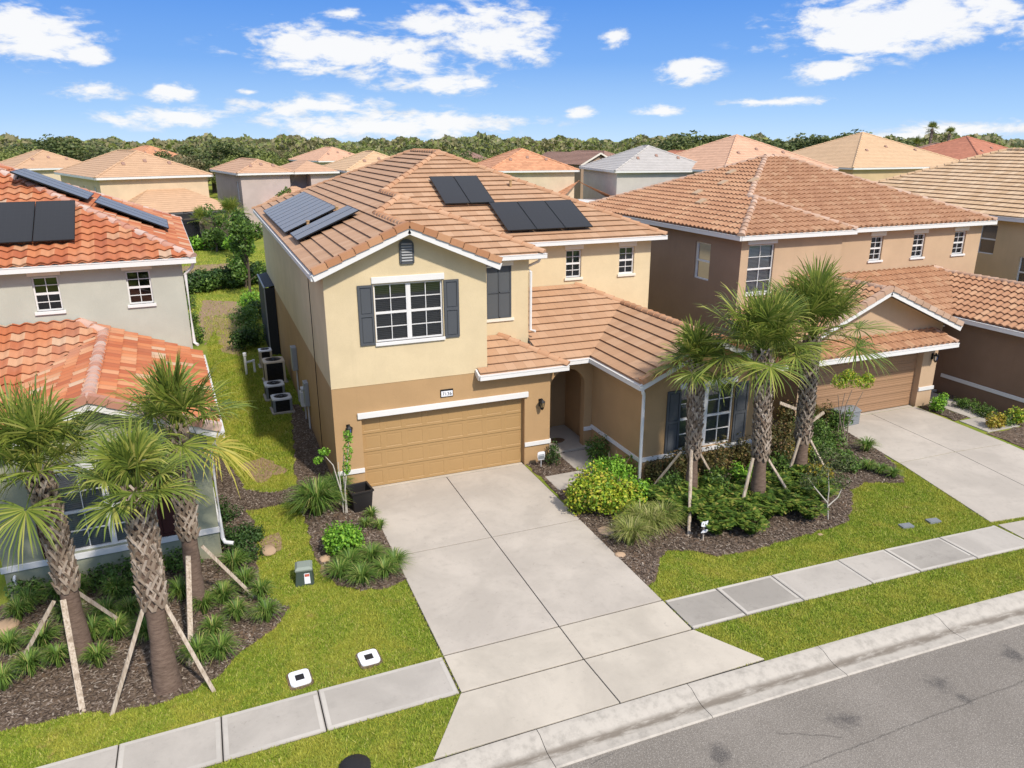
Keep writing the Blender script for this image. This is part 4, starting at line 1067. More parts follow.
for xs_ in (xl_, xr_):
    for a, b in zip(xs_, xs_[1:]):
        a2, b2 = a+.03, b-.03
        for (p, q) in ((10.97, 11.04), (11.955, 12.03)): mb.poly([(a2, p+S(a), .0325), (b2, p+S(b), .0325), (b2, q+S(b), .0325), (a2, q+S(a), .0325)])
        if (b-a) > 1.4:
            for (u, v_) in ((a2, a2+.07), (b2-.07, b2)): mb.poly([(u, 11.042+S(a), .0327), (v_, 11.042+S(a), .0327), (v_, 11.953+S(a), .0327), (u, 11.953+S(a), .0327)])
structure(mb.build('sidewalk_edging', M_['tooled']))
# garden paths to the doors
mb = MB()
slab(mb, [(9.72, 18.9), (10.62, 18.9), (10.72, 20.29), (9.72, 20.29)]); slab(mb, [(8.62, 17.85), (10.5, 17.85), (10.62, 18.88), (8.62, 18.88)])
structure(mb.build('path', M_['walk'], bevel=.01))
mb = MB()
slab(mb, [(24.3, 16.4), (25.9, 16.4), (26.0, 17.6), (24.35, 17.6)]); slab(mb, [(25.0, 17.62), (26.0, 17.62), (26.3, 20.3), (25.1, 20.3)]); slab(mb, [(24.95, 20.32), (26.55, 20.32), (26.55, 21.75), (24.95, 21.75)], .08)
structure(mb.build('path', M_['walk'], bevel=.01))

# mulch beds
def gp(l): return [tuple(G(x, y))[:2] for x, y in l]
BEDS = [
 gp([(-160, 790), (-60, 752), (0, 733), (40, 722), (75, 716), (112, 712), (150, 706), (195, 692), (225, 672), (243, 650), (275, 628), (290, 608), (268, 600), (258, 588), (256, 560), (256, 525), (240, 506), (240, 480), (215, 452), (213, 470), (224, 556), (0, 606), (-200, 655)]),
 gp([(222, 470), (224, 505), (240, 512), (275, 506), (300, 500), (330, 494), (332, 478), (300, 486), (270, 494), (245, 491), (232, 470)]),
 gp([(333, 470), (340, 490), (372, 488), (377, 508), (398, 552), (405, 580), (390, 588), (360, 591), (335, 585), (318, 560), (308, 530), (302, 505), (296, 482), (294, 440), (290, 405), (300, 405), (318, 430)]),
 gp([(523, 463), (529, 466), (560, 498), (585, 528), (612, 556), (636, 586), (648, 592), (657, 570), (665, 550), (690, 551), (717, 557), (748, 552), (780, 542), (818, 532), (846, 523), (852, 507), (850, 491), (864, 483), (905, 483), (893, 464), (868, 440), (850, 425), (800, 400), (752, 440), (640, 485), (600, 455), (592, 448), (560, 452), (548, 455)]),
 [(24.25, 17.7), (24.95, 17.7), (25.0, 19.25), (24.3, 19.25)],
 [(26.05, 17.6), (26.4, 20.3), (26.6, 20.3), (26.6, 16.6), (31, 16.5), (31, 14.2), (24.1, 14.2), (24.2, 16.35), (25.95, 16.35)],
]
BEDS = [ragged(b, .06, .2, i) for i, b in enumerate(BEDS)]
DRY = [gp(l) for l in ([(203, 300), (240, 302), (246, 330), (240, 356), (222, 352), (216, 330), (206, 345), (198, 320)], [(150, 269), (245, 262), (243, 277), (150, 286)], [(262, 536), (277, 533), (279, 550), (264, 556)], [(586, 526), (602, 528), (610, 548), (604, 552)], [(236, 465), (262, 458), (288, 470), (262, 484)], [(318, 560), (330, 560), (333, 580), (322, 578)])]
DRY = [ragged(b, .10, .25, 50+i) for i, b in enumerate(DRY)]
M_['soil'] = None
def soil_mat():
    t = NT('dry_soil'); p = t.pos(); n = t.noise(9, 6, .7, p); n2 = t.noise(.9, 4, .6, p)
    col = t.ramp(n, [(.3, (.17, .11, .065)), (.55, (.30, .205, .125)), (.8, (.42, .31, .2))])
    return t.done(col, .95, t.bump(n, .8, .02), spec=.1)
M_['soil'] = soil_mat()
for i, b in enumerate(DRY):
    mb = MB(); mb.prism(b, -.05, .006+.0011*i+.004); structure(mb.build('bare_soil', M_['soil']))
for i, b in enumerate(BEDS):
    mb = MB(); mb.prism(b, -.05, .014+.0012*i); structure(mb.build('mulch_bed', M_['mulch']))
HOUSES = [[(2.71, 19.93), (9.42, 19.93), (9.42, 20.75), (11.0, 20.75), (11.0, 17.4), (15.4, 17.4), (15.4, 40), (2.71, 40)], [(-12, 20), (-4.9, 20), (-4.9, 17.65), (-.5, 17.65), (-.5, 40), (-12, 40)], [(18.1, 19.3), (31, 19.3), (31, 36), (18.1, 36)], [(26.6, 16.8), (31.2, 16.8), (31.2, 20), (26.6, 20)]]

def blades(regions):
    XS, YS, HS = [], [], []
    for (x0, x1, y0, y1, n, h) in regions:
        X = RNG.uniform(x0, x1, n); Y = RNG.uniform(y0, y1, n); k = Y > 9.62+np.where(np.abs(X-5.5) < 30, -.0022*(X-5.5)**2, -2)
        for p in BEDS: k &= ~inpoly(X, Y, p)
        for p in DRY: k &= ~(inpoly(X, Y, p) & (RNG.random(n) < .7))
        for p in HOUSES: k &= ~inpoly(X, Y, p)
        for p in SLABS:
            ex = .0
            k &= ~inpoly(X, Y, p)
        X, Y = X[k], Y[k]; XS.append(X); YS.append(Y); HS.append(RNG.uniform(.55, 1.25, len(X))*h)
    X = np.concatenate(XS); Y = np.concatenate(YS); Hh = np.concatenate(HS); n = len(X)
    ang = RNG.uniform(0, 2*np.pi, n); lean = RNG.uniform(.2, 1.1, n); la = RNG.uniform(0, 2*np.pi, n)
    wd = Hh*RNG.uniform(.14, .26, n)
    V = np.zeros((n, 3, 3), np.float32)
    V[:, 0, 0] = X-np.cos(ang)*wd; V[:, 0, 1] = Y-np.sin(ang)*wd; V[:, 1, 0] = X+np.cos(ang)*wd; V[:, 1, 1] = Y+np.sin(ang)*wd
    V[:, 2, 0] = X+np.cos(la)*lean*Hh; V[:, 2, 1] = Y+np.sin(la)*lean*Hh; V[:, 2, 2] = Hh
    return stuff(np_mesh('lawn_grass', V.reshape(-1, 3), np.arange(n*3).reshape(-1, 3), M_['blade']))
blades([(-6.5, 3.5, 9.4, 15.5, 190000, .046), (-2, 3.2, 15.5, 22, 80000, .05), (8.3, 19.6, 8.8, 15.8, 230000, .046), (-.6, 2.8, 22, 46, 80000, .07), (-14, -6.5, 9, 18, 40000, .06), (-6, 8, 40, 75, 40000, .12), (15.4, 18.1, 18, 40, 8000, .09)])

def chips():
    VS = []
    for (bi, n) in ((0, 60000), (1, 8000), (2, 14000), (3, 60000), (4, 2000), (5, 8000)):
        b = BEDS[bi]; xs = [p[0] for p in b]; ys = [p[1] for p in b]
        X = RNG.uniform(max(min(xs), -8), max(xs), n); Y = RNG.uniform(min(ys), max(ys), n); k = inpoly(X, Y, b)
        for p in SLABS: k &= ~inpoly(X, Y, p)
        X, Y = X[k], Y[k]; m = len(X)
        a = RNG.uniform(0, np.pi, m); L = RNG.uniform(.012, .05, m); w = RNG.uniform(.005, .016, m); z = .02+RNG.uniform(0, .03, m); t = RNG.uniform(-.5, .5, m)
        V = np.zeros((m, 4, 3), np.float32); ca, sa = np.cos(a), np.sin(a)
        for i, (su, sv) in enumerate(((-1, -1), (1, -1), (1, 1), (-1, 1))):
            V[:, i, 0] = X+ca*L*su-sa*w*sv; V[:, i, 1] = Y+sa*L*su+ca*w*sv; V[:, i, 2] = z+su*L*t*.5+.004
        VS.append(V.reshape(-1, 3))
    V = np.concatenate(VS); return stuff(np_mesh('mulch_chips', V, np.arange(len(V)).reshape(-1, 4), M_['chips']))
chips()
house_one(); house_left(); house_right(); house_far_right()
# ------------------------------------------------------------------ plants
LEAF = {
 'bright': leaf_mat('bright_green_leaf', [(0, (0.0853, 0.217, 0.0186)), (.5, (0.171, 0.372, 0.0341)), (1, (0.341, 0.55, 0.062))]),
 'croton': leaf_mat('yellow_green_leaf', [(0, (0.109, 0.232, 0.0232)), (.4, (0.248, 0.372, 0.031)), (.8, (0.527, 0.55, 0.0465)), (1, (0.55, 0.403, 0.093))]),
 'mid': leaf_mat('mid_green_leaf', [(0, (0.0543, 0.109, 0.0232)), (.5, (0.101, 0.186, 0.0341)), (1, (0.186, 0.279, 0.0543))]),
 'dark': leaf_mat('dark_green_leaf', [(0, (0.0232, 0.0543, 0.0155)), (.5, (0.0465, 0.101, 0.0217)), (1, (0.093, 0.155, 0.0388))]),
 'strap': leaf_mat('strap_leaf', [(0, (0.062, 0.132, 0.0232)), (.5, (0.132, 0.232, 0.0388)), (.85, (0.232, 0.326, 0.062)), (1, (0.465, 0.419, 0.155))]),
 'fountain': leaf_mat('pale_strap_leaf', [(0, (0.155, 0.202, 0.0465)), (.5, (0.279, 0.326, 0.0775)), (.85, (0.434, 0.419, 0.139)), (1, (0.55, 0.465, 0.248))]),
 'fern': leaf_mat('fern_leaf', [(0, (.045, .10, .018)), (.5, (.12, .205, .032)), (.85, (.24, .30, .05)), (1, (.42, .37, .10))]),
 'olive': leaf_mat('olive_brown_leaf', [(0, (0.062, 0.0697, 0.0232)), (.5, (0.124, 0.116, 0.0372)), (.85, (0.217, 0.171, 0.0543)), (1, (0.341, 0.186, 0.093))]),
 'olive2': leaf_mat('dull_green_leaf', [(0, (.05, .075, .03)), (.5, (.11, .135, .05)), (1, (.20, .21, .09))]),
 'copper': leaf_mat('yellow_copper_leaf', [(0, (0.186, 0.202, 0.0232)), (.5, (0.434, 0.388, 0.0465)), (1, (0.55, 0.341, 0.0775))]),
 'palm': leaf_mat('palm_leaflet', [(0, (.08, .125, .022)), (.45, (.165, .22, .036)), (.8, (.27, .31, .055)), (1, (.44, .41, .11))], trans=.3, rough=.42),
 'palm_y': leaf_mat('yellowing_palm_leaflet', [(0, (0.248, 0.264, 0.0465)), (.5, (0.465, 0.403, 0.0697)), (1, (0.55, 0.419, 0.093))], trans=.25, rough=.45),
 'tree_a': leaf_mat('oak_leaf', [(0, (.06, .085, .028)), (.5, (.115, .15, .045)), (1, (.20, .225, .075))], trans=.3),
 'tree_b': leaf_mat('light_tree_leaf', [(0, (.12, .15, .035)), (.5, (.20, .235, .055)), (1, (.31, .33, .10))], trans=.3),
 'tree_c': leaf_mat('olive_tree_leaf', [(0, (.14, .13, .06)), (.5, (.23, .205, .095)), (1, (.33, .29, .15))], trans=.3),
 'tree_d': leaf_mat('grey_green_leaf', [(0, (.11, .13, .06)), (.5, (.19, .205, .09)), (1, (.28, .28, .13))], trans=.3),
}
def bark(name, a, b):
    t = NT(name); p = t.obj(); mp = t.n('ShaderNodeMapping'); mp.inputs['Scale'].default_value = (6, 6, 22); t.l(p, mp.inputs[0])
    n = t.noise(1.3, 5, .7, mp.outputs[0]); n2 = t.noise(9, 4, .6, p)
    col = t.ramp(n, [(.3, a), (.7, b)]); col = t.mix(t.math('MULTIPLY', n2, .35), col, c4(a))
    return t.done(col, .92, t.bump(n, .7, .015), spec=.15)
M_['bark'] = bark('palm_bark', (.10, .065, .048), (.235, .165, .125))
M_['boot'] = leaf_mat('palm_boot', [(0, (.14, .095, .065)), (.5, (.28, .215, .16)), (1, (.45, .37, .30))], trans=0, rough=.85)
M_['branch'] = bark('shrub_branch', (.16, .12, .09), (.34, .27, .21))
M_['branch_pale'] = bark('pale_branch', (.35, .31, .26), (.58, .54, .47))
M_['tree_bark'] = bark('tree_bark', (.06, .045, .035), (.14, .11, .085))

def unit(v): return v/np.maximum(1e-9, np.linalg.norm(v, axis=-1, keepdims=True))
def leaves_at(P, Nrm, L, W, rng, tilt=.8):
    """diamond leaves at P facing roughly Nrm"""
    n = len(P); d = unit(Nrm+rng.normal(0, tilt, (n, 3))); t = unit(np.cross(d, rng.normal(0, 1, (n, 3)))); s = np.cross(d, t)
    L = L*rng.uniform(.6, 1.3, (n, 1)); W = W*rng.uniform(.7, 1.25, (n, 1))
    V = np.stack([P-t*L*.5, P+s*W*.5+d*W*.15, P+t*L*.5-d*L*.12, P-s*W*.5+d*W*.15], 1)
    return V.reshape(-1, 3)
def blob_pts(n, c, r, rng, shell=.55, lumps=9, flat=True):
    d = unit(rng.normal(0, 1, (n, 3)))
    if flat: d[:, 2] = np.abs(d[:, 2])*1.0-.25
    d = unit(d)
    ld = unit(rng.normal(0, 1, (lumps, 3))); lm = (np.clip(d@ld.T, 0, 1)**5).max(1)
    rr = (shell+(1-shell)*rng.random(n)**.5)*(.78+.34*lm)
    return np.array(c)+d*rr[:, None]*np.array(r), d
def bush(name, lab, cat, x, y, r, h, leaf, n=700, ll=.09, lw=.055, group=None, seed=0, z=0.0, stems=5, branch='branch'):
    rng = np.random.default_rng(seed+11)
    PP, DD = [], []; m = 7
    for i in range(m):
        a = i*2.39996+rng.uniform(-.4, .4); q = r*(.12 if i == 0 else rng.uniform(.38, .62)); rs = r*rng.uniform(.42, .62); hc = h*rng.uniform(.30, .62)
        p, d = blob_pts(n//m, (q*math.cos(a), q*math.sin(a), hc), (rs, rs, min(hc, h*.42)), rng, .35, 7, flat=False); PP.append(p); DD.append(d)
    P, d = np.concatenate(PP), np.concatenate(DD); P[:, 2] = np.maximum(P[:, 2], .02); P += rng.normal(0, .035*min(1, r*2), P.shape); n = len(P); d = d+np.array([0, 0, .5])
    o = np_mesh('foliage', leaves_at(P, d, ll, lw, rng), np.arange(n*4).reshape(-1, 4), LEAF[leaf])
    root = empty(name, lab, cat, (x, y, z), rng.uniform(0, 6), group); o.parent = root
    mb = MB()
    for i in range(stems):
        a = rng.uniform(0, 6.28); q = rng.uniform(.3, .75)
        mb.tube([(0.03*math.cos(a), .03*math.sin(a), -.02), (r*q*.5*math.cos(a), r*q*.5*math.sin(a), h*.4), (r*q*math.cos(a), r*q*math.sin(a), h*.75)], .014, 5, .005)
    mb.build('stems', M_[branch], root)
    return root
def strap_mesh(n, r, h, w, rng, seg=4, spread=1.0):
    a = rng.uniform(0, 2*np.pi, n); b0 = rng.uniform(0, .12, n)*r; q = rng.uniform(.25, 1, n)**.7*spread; Hh = h*rng.uniform(.65, 1.15, n)
    ca, sa = np.cos(a), np.sin(a); V = np.zeros((n, seg+1, 2, 3)); 
    for k in range(seg+1):
        t = k/seg; rad_ = b0+q*r*t**1.35; z = Hh*(t*1.75-(t**2)*(.75+.55*q)); ww = w*(1-t**2)*.5+.001
        for j, sgn in enumerate((-1, 1)):
            V[:, k, j, 0] = ca*rad_-sa*ww*sgn; V[:, k, j, 1] = sa*rad_+ca*ww*sgn; V[:, k, j, 2] = np.maximum(z, .01*t)
    base = (np.arange(n)*(seg+1)*2)[:, None]; F = []
    for k in range(seg): F.append(np.stack([base[:, 0]+k*2, base[:, 0]+k*2+1, base[:, 0]+k*2+3, base[:, 0]+k*2+2], 1))
    return V.reshape(-1, 3), np.concatenate(F)
def strap(name, lab, cat, x, y, r, h, n=120, w=.02, leaf='strap', group=None, seed=0, spread=1.0):
    rng = np.random.default_rng(seed+5); V, F = strap_mesh(n, r, h, w, rng, spread=spread)
    o = np_mesh(name, V, F, LEAF[leaf], loc=(x, y, .015)); tag(o, lab, cat, group); o.rotation_euler = (0, 0, rng.uniform(0, 6))
    return o
def fern_mesh(rng, n=16, r=.5, h=.45):
    """arching fronds with paired leaflets"""
    VS = []
    for i in range(n):
        a = i*2.39996+rng.uniform(-.3, .3); q = rng.uniform(.55, 1.0); ca, sa = math.cos(a), math.sin(a)
        m = 13
        for k in range(1, m+1):
            t = k/m; R = q*r*t**.9; z = h*(t*1.7-t*t*(.7+.6*q)); ll = .20*math.sin(math.pi*min(1, t*.9+.1))**.6*(r/.5)
            for sgn in (-1, 1):
                b = np.array([ca*R, sa*R, z]); dirv = np.array([ca*.45-sa*sgn*.9, sa*.45+ca*sgn*.9, rng.uniform(-.15, .3)]); tip = b+dirv*ll
                wv = np.array([ca, sa, 0])*.031*(r/.5)
                mid = (b+tip)/2+np.array([0, 0, .012]); VS += [b, mid+wv, tip, mid-wv]
    V = np.array(VS); return V, np.arange(len(V)).reshape(-1, 4)

def palm(lab, x, y, hz, tr, R, seed, lean=(0, 0), nf=26, boots_from=.42, group=None, yellow=0, size_up=1.0):
    rng = np.random.default_rng(seed)
    root = empty('palm_tree', lab, 'palm', (x, y, 0), 0, group)
    # trunk
    mb = MB(); N = 22; prof = []
    pts = []; n = 14; vs = []
    for i in range(N):
        t = i/(N-1); cx = lean[0]*t*t; cyy = lean[1]*t*t; rr = tr*(1.25-.35*min(1, t*4)) if t < .25 else tr*(.9+.08*math.sin(t*9+seed))
        rr *= 1+.03*math.sin(i*2.1)
        for k in range(n):
            a = 2*math.pi*k/n; vs.append((cx+rr*math.cos(a), cyy+rr*math.sin(a), -.05+(hz+.05)*t))
    fs = [(i*n+k, i*n+(k+1) % n, (i+1)*n+(k+1) % n, (i+1)*n+k) for i in range(N-1) for k in range(n)]
    mb.add(vs, fs); trunk = mb.build('trunk', M_['bark'], root, smooth=True, angle=80)
    # crossed leaf boots
    bt = MB(); z = hz*boots_from; ring = 0
    while z < hz+.05:
        t = z/hz; cx = lean[0]*t*t; cyy = lean[1]*t*t; rr = tr*.93; m = 8
        for k in range(m):
            a = 2*math.pi*(k+.5*(ring % 2))/m+rng.uniform(-.06, .06)
            Lb = rng.uniform(.17, .25); out = rng.uniform(.015, .075)
            for sg in (-1, 1):
                da = sg*rng.uniform(.48, .66)
                p0 = Vector((cx+rr*math.cos(a), cyy+rr*math.sin(a), z-.03)); a2 = a+da
                p1 = Vector((cx+(rr+out)*math.cos(a2), cyy+(rr+out)*math.sin(a2), z+Lb))
                nr = Vector((math.cos(a), math.sin(a), .0)); sd = Vector((-math.sin(a), math.cos(a), 0))
                w0, w1, th = .034, .02, .03
                v = [p0-sd*w0, p0+sd*w0, p0+sd*w0+nr*th, p0-sd*w0+nr*th, p1-sd*w1, p1+sd*w1, p1+sd*w1+nr*th*.7, p1-sd*w1+nr*th*.7]
                bt.add(v, [(0, 1, 5, 4), (1, 2, 6, 5), (2, 3, 7, 6), (3, 0, 4, 7), (4, 5, 6, 7)])
        z += .115; ring += 1
    bt.build('boots', M_['boot'], root)
    # crown of fan fronds
    VS = {'palm': [], 'palm_y': []}; PV = MB()
    top = np.array([lean[0], lean[1], hz+.02])
    for i in range(nf):
        f = i/(nf-1); az = i*2.39996+rng.uniform(-.25, .25)
        el = rad(86-90*f**1.8+rng.uniform(-11, 11)); pl = R*(.34+.18*rng.random())*(.75 if f < .15 else 1)
        d = np.array([math.cos(az)*math.cos(el), math.sin(az)*math.cos(el), math.sin(el)])
        p = top.copy(); pts = [p.copy()]; dd = d.copy()
        for k in range(4):
            p = p+dd*pl/4; dd = unit(dd+np.array([0, 0, -.04-.12*f*f])); pts.append(p.copy())
        PV.tube([Vector(q) for q in pts], .016, 5, .010)
        hub = p; fwd = dd; side = unit(np.cross(fwd, [0, 0, 1.0])+rng.normal(0, .12, 3)); up = np.cross(side, fwd)
        nl = 38; ll0 = min(1.2, R*.55)*(.9+.2*rng.random())*(.8 if f < .12 else 1)
        mat = 'palm_y' if (yellow and f > 1-yellow) else 'palm'
        for k in range(nl):
            th = (k/(nl-1)*2-1)*rad(118)+rng.uniform(-.04, .04)
            ll = ll0*(.62+.38*math.cos(th*.72))*rng.uniform(.8, 1.1)
            if rng.random() < .05: continue
            dv = fwd*math.cos(th)+side*math.sin(th)+up*(.10*math.cos(th*2)+.22*abs(math.sin(th)))*rng.uniform(.4, 1.2)
            dv = unit(dv); wv = unit(np.cross(dv, up)+rng.normal(0, .25, 3)); w = .0175*rng.uniform(.75, 1.2)
            b = hub+dv*.03; g = np.array([0, 0, -1.0]); dr = rng.uniform(.02, .38)+.30*f*f*rng.random()+.10*abs(math.sin(th))
            p1 = b+dv*ll*.40; p2 = b+dv*ll*.72+g*ll*dr*.16; p3 = b+dv*ll*.93+g*ll*dr*.55
            VS[mat] += [b-wv*w*.45, b+wv*w*.45, p1+wv*w, p1-wv*w, p1-wv*w, p1+wv*w, p2+wv*w*.75, p2-wv*w*.75, p2-wv*w*.75, p2+wv*w*.75, p3+wv*w*.08, p3-wv*w*.08]
    def weld(v):
        v = np.array(v).reshape(-1, 12, 3); m = len(v); u = v[:, [0, 1, 2, 3, 6, 7, 10, 11], :]; base = (np.arange(m)*8)[:, None]
        F = np.concatenate([base+np.array([[0, 1, 2, 3]]), base+np.array([[3, 2, 4, 5]]), base+np.array([[5, 4, 6, 7]])])
        return u.reshape(-1, 3), F
    V, F = weld(VS['palm']); np_mesh('crown', V, F, LEAF['palm'], root)
    if VS['palm_y']: V, F = weld(VS['palm_y']); np_mesh('old_fronds', V, F, LEAF['palm_y'], root)
    PV.build('leaf_stalks', LEAF['palm'], root)
    return root

def stake(lab, p, q, w=.085, h=.04, group='palm props'):
    mb = MB(); c = Vector(p); mb.beam(Vector(p)-c+Vector((0, 0, -.04)), Vector(q)-c, w, h, up=(0.3, -1, .2))
    o = mb.build('wooden_stake', M_['wood'], bevel=.004); o.location = c; tag(o, lab, 'stake', group); return o
# palms: before the left house, then before the right wing
ring = 'palms in front of the houses'
def front_palm(lab, x, y, hub, tr, R, seed, nf, bf, yellow=0):
    h = PY(hub[0], hub[1], y+.05)
    palm(lab, x, y, h.z, tr, R, seed, (h.x-x, .05), nf, bf, ring, yellow)
front_palm('leftmost palm, partly cut by the left edge, before the grey-green house', -3.18, 14.78, (40, 478), .185, 1.95, 3, 30, .40)
front_palm('middle palm of the three before the grey-green house, with the thickest trunk', -1.60, 13.14, (137, 492), .205, 1.3, 8, 22, .45)
front_palm('palm nearest the corner of the grey-green house, with a yellow hanging frond', -1.05, 15.49, (178, 432), .175, 1.8, 12, 27, .44, .10)
front_palm('shortest palm of the right-hand three, before the ground-floor window with dark shutters', 11.80, 15.96, (696, 367), .17, 1.38, 21, 24, .34)
front_palm('palm between the dark-shuttered window and the palm with the fullest crown', 13.20, 14.87, (762, 354), .20, 2.15, 33, 34, .34)
front_palm('rightmost palm, tallest crown, standing nearest the brown garage', 15.43, 15.76, (812, 340), .20, 2.6, 42, 40, .30)

def tz(px, py, y): return PY(px, py, y)
ST = [
 ('front stake propping the leftmost palm', (83, 714), (63, 600), 14.6), ('thin stake left of the leftmost palm trunk', (14, 672), (54, 601), 14.8), ('stake leaning right from the leftmost palm', (132, 627), (77, 592), 14.9),
 ('stake leaning left from the thick-trunked middle palm', (111, 715), (143, 609), 13.05), ('stake leaning right from the thick-trunked middle palm', (215, 692), (165, 605), 13.1),
 ('upright front stake of the palm at the grey-green house corner', (191, 667), (188, 556), 15.2), ('long thin stake leaning right near the green downspout corner', (257, 598), (202, 546), 15.5),
 ('pale front stake of the shortest right-hand palm', (689, 537), (691.5, 450), 15.75), ('stake leaning left to the house wall from the shortest right-hand palm', (645, 495), (681, 452), 16.0), ('thin stake right of the shortest right-hand palm', (721, 490), (699, 452), 16.0),
 ('wide front stake of the palm right of the dark-shuttered window', (738, 520), (753, 458), 14.75), ('thin stake crossing the bed to the right of the middle right-hand palm', (799, 508), (766, 456), 14.9),
 ('left front stake of the rightmost palm', (784, 488), (800, 438), 15.6), ('stake right of the rightmost palm, behind the young tree', (838, 491), (808, 436), 15.7),
]
for (lb, b, t, y) in ST: stake(lb, G(*b), tz(t[0], t[1], y), .10 if 'front' in lb else .07)
for (lb, b, t) in (('short board nailed high on the left of the rightmost palm', (780, 401.5), (796, 409)), ('short board nailed high on the right of the rightmost palm', (824, 411), (808, 424))):
    stake(lb, tz(b[0], b[1], 15.7), tz(t[0], t[1], 15.65), .09)

# ---- bed before the left house
L1 = 'green lily turf tuft in the mulch bed before the grey-green house'
gl = 'lily turf tufts before the grey-green house'
k = 0
for (px, py) in ((20, 622), (12, 655), (45, 648), (60, 668), (32, 676), (95, 640), (100, 668), (108, 622), (118, 640), (132, 620), (70, 622), (62, 602), (118, 600), (30, 612), (182, 600), (215, 640), (225, 605), (200, 662), (238, 622), (246, 590), (222, 660), (262, 602), (268, 622), (150, 640), (80, 600), (5, 690), (235, 572), (205, 615)):
    g = G(px, py); strap('lily_turf', L1, 'grass plant', g.x, g.y, .38+.06*(k % 3), .62, 230, .018, 'strap', gl, k); k += 1
gs = 'low shrubs at the grey-green house wall'
for i, (px, py) in enumerate(((30, 600), (70, 592), (105, 585), (135, 580), (160, 572), (185, 570), (120, 596))):
    g = G(px, py); bush('shrub', 'low dark green shrub at the foot of the grey-green house wall', 'shrub', g.x, g.y, .42, .62, 'mid', 600, .08, .05, gs, i)
for i, (px, py, r, h) in enumerate(((232, 545, .5, .75), (246, 560, .45, .6), (225, 520, .4, .6), (252, 540, .35, .45))):
    g = G(px, py); bush('shrub', ('tallest dense', 'front dense', 'rear dense', 'smallest dense')[i]+' dark green shrub round the white downspout of the grey-green house', 'shrub', g.x, g.y, r, h, 'dark', 900, .07, .045, 'shrubs at the downspout corner', 40+i)
# ---- bed left of the driveway
g = G(318, 515)
strap('fountain_grass', 'largest arching strap-leaved clump, left of the thin tree by the garage', 'grass plant', g.x, g.y, 1.0, 1.15, 560, .026, 'strap', None, 77)
g = G(338, 500); strap('fountain_grass', 'strap-leaved clump just behind the thin tree near the black planter', 'grass plant', g.x, g.y, .65, .95, 320, .024, 'strap', None, 78)
g = G(345, 553); bush('shrub', 'round bright green shrub left of the driveway', 'shrub', g.x, g.y, .55, .85, 'bright', 2600, .085, .06, None, 50)
for i, (px, py) in enumerate(((340, 578), (362, 583), (385, 577), (372, 562), (350, 568), (395, 568))):
    g = G(px, py); strap('lily_turf', 'yellowish lily turf tuft in front of the round bright shrub', 'grass plant', g.x, g.y, .52, .5, 260, .017, 'strap', 'lily turf tufts left of the driveway', 60+i)
for i, (px, py) in enumerate(((372, 518), (380, 530), (366, 528))):
    g = G(px, py); strap('lily_turf', 'small green tuft below the black planter at the driveway edge', 'grass plant', g.x, g.y, .3, .35, 90, .02, 'strap', 'tufts below the black planter', 90+i)
# thin young tree by the garage
def thin_tree(lab, x, y, stems, clumps, leaf, cat='small tree', branch='branch_pale', nl=170, ll=.075):
    rng = np.random.default_rng(len(lab)); root = empty('young_tree', lab, cat, (x, y, 0))
    mb = MB()
    for st in stems: mb.tube(st, .022, 6, .010)
    mb.build('stems', M_[branch], root, smooth=True, angle=80)
    P = []; Dd = []
    for (c, r) in clumps: p, d = blob_pts(nl, c, r, rng, .35, flat=False); P.append(p); Dd.append(d)
    P = np.concatenate(P); Dd = np.concatenate(Dd)
    np_mesh('foliage', leaves_at(P, Dd, ll, ll*.6, rng), np.arange(len(P)*4).reshape(-1, 4), LEAF[leaf], root)
    return root
g = G(346, 514); T = lambda px, py, dy=0: PY(px, py, g.y+dy)-Vector((g.x, g.y, 0))
thin_tree('spindly young tree with few bright leaves left of the tan garage door', g.x, g.y,
          [[(0, 0, 0), T(345, 490), T(347, 465), T(349, 435)], [(-.05, .05, 0), T(340, 480, .1), T(338, 462, .2)], [(-.03, 0, .4), T(333, 465, .1), T(324, 455, .1)], [(.04, .02, 0), T(343, 470, .1), T(344, 450, .15)]],
          [(T(348, 437), (.13, .13, .22)), (T(348, 452), (.15, .15, .24)), (T(347, 467), (.12, .12, .22)), (T(324, 452, .1), (.15, .15, .12)), (T(318, 460, .1), (.14, .14, .1))], 'bright', nl=130)
# ---- beds right of the driveway
def at(px, py): g = G(px, py); return g.x, g.y
bush('shrub', 'bright yellow-green croton bush nearest the driveway', 'shrub', *at(590, 511), .88, 1.2, 'croton', 3400, .10, .065, 'croton bushes by the front path', 101)
bush('shrub', 'yellow-green bush between the front path and the wing downspout', 'shrub', *at(616, 512), .78, 1.1, 'croton', 2600, .10, .065, 'croton bushes by the front path', 102)
bush('shrub', 'green leafy bush against the side wall of the wing', 'shrub', *at(612, 487), .78, 1.25, 'bright', 2400, .095, .06, None, 103)
bush('shrub', 'small bush of the croton group closest to the wing corner', 'shrub', *at(634, 503), .55, .9, 'bright', 1400, .09, .06, None, 104)
bush('shrub', 'slim dark shrub in the corner beside the arch and the wing wall', 'shrub', *at(598, 462), .42, .95, 'mid', 800, .08, .05, None, 105)
bush('shrub', 'tall narrow dark shrub at the pier beside the front path', 'shrub', *at(553, 466), .26, .85, 'dark', 700, .06, .04, None, 106)
for i, (px, py) in enumerate(((630, 545), (650, 535), (662, 528), (640, 530))):
    x, y = at(px, py); strap('fountain_grass', 'pale yellow-green fountain grass at the left end of the palm bed', 'grass plant', x, y, .72, .85, 380, .014, 'fountain', 'fountain grass clumps in the palm bed', 110+i)
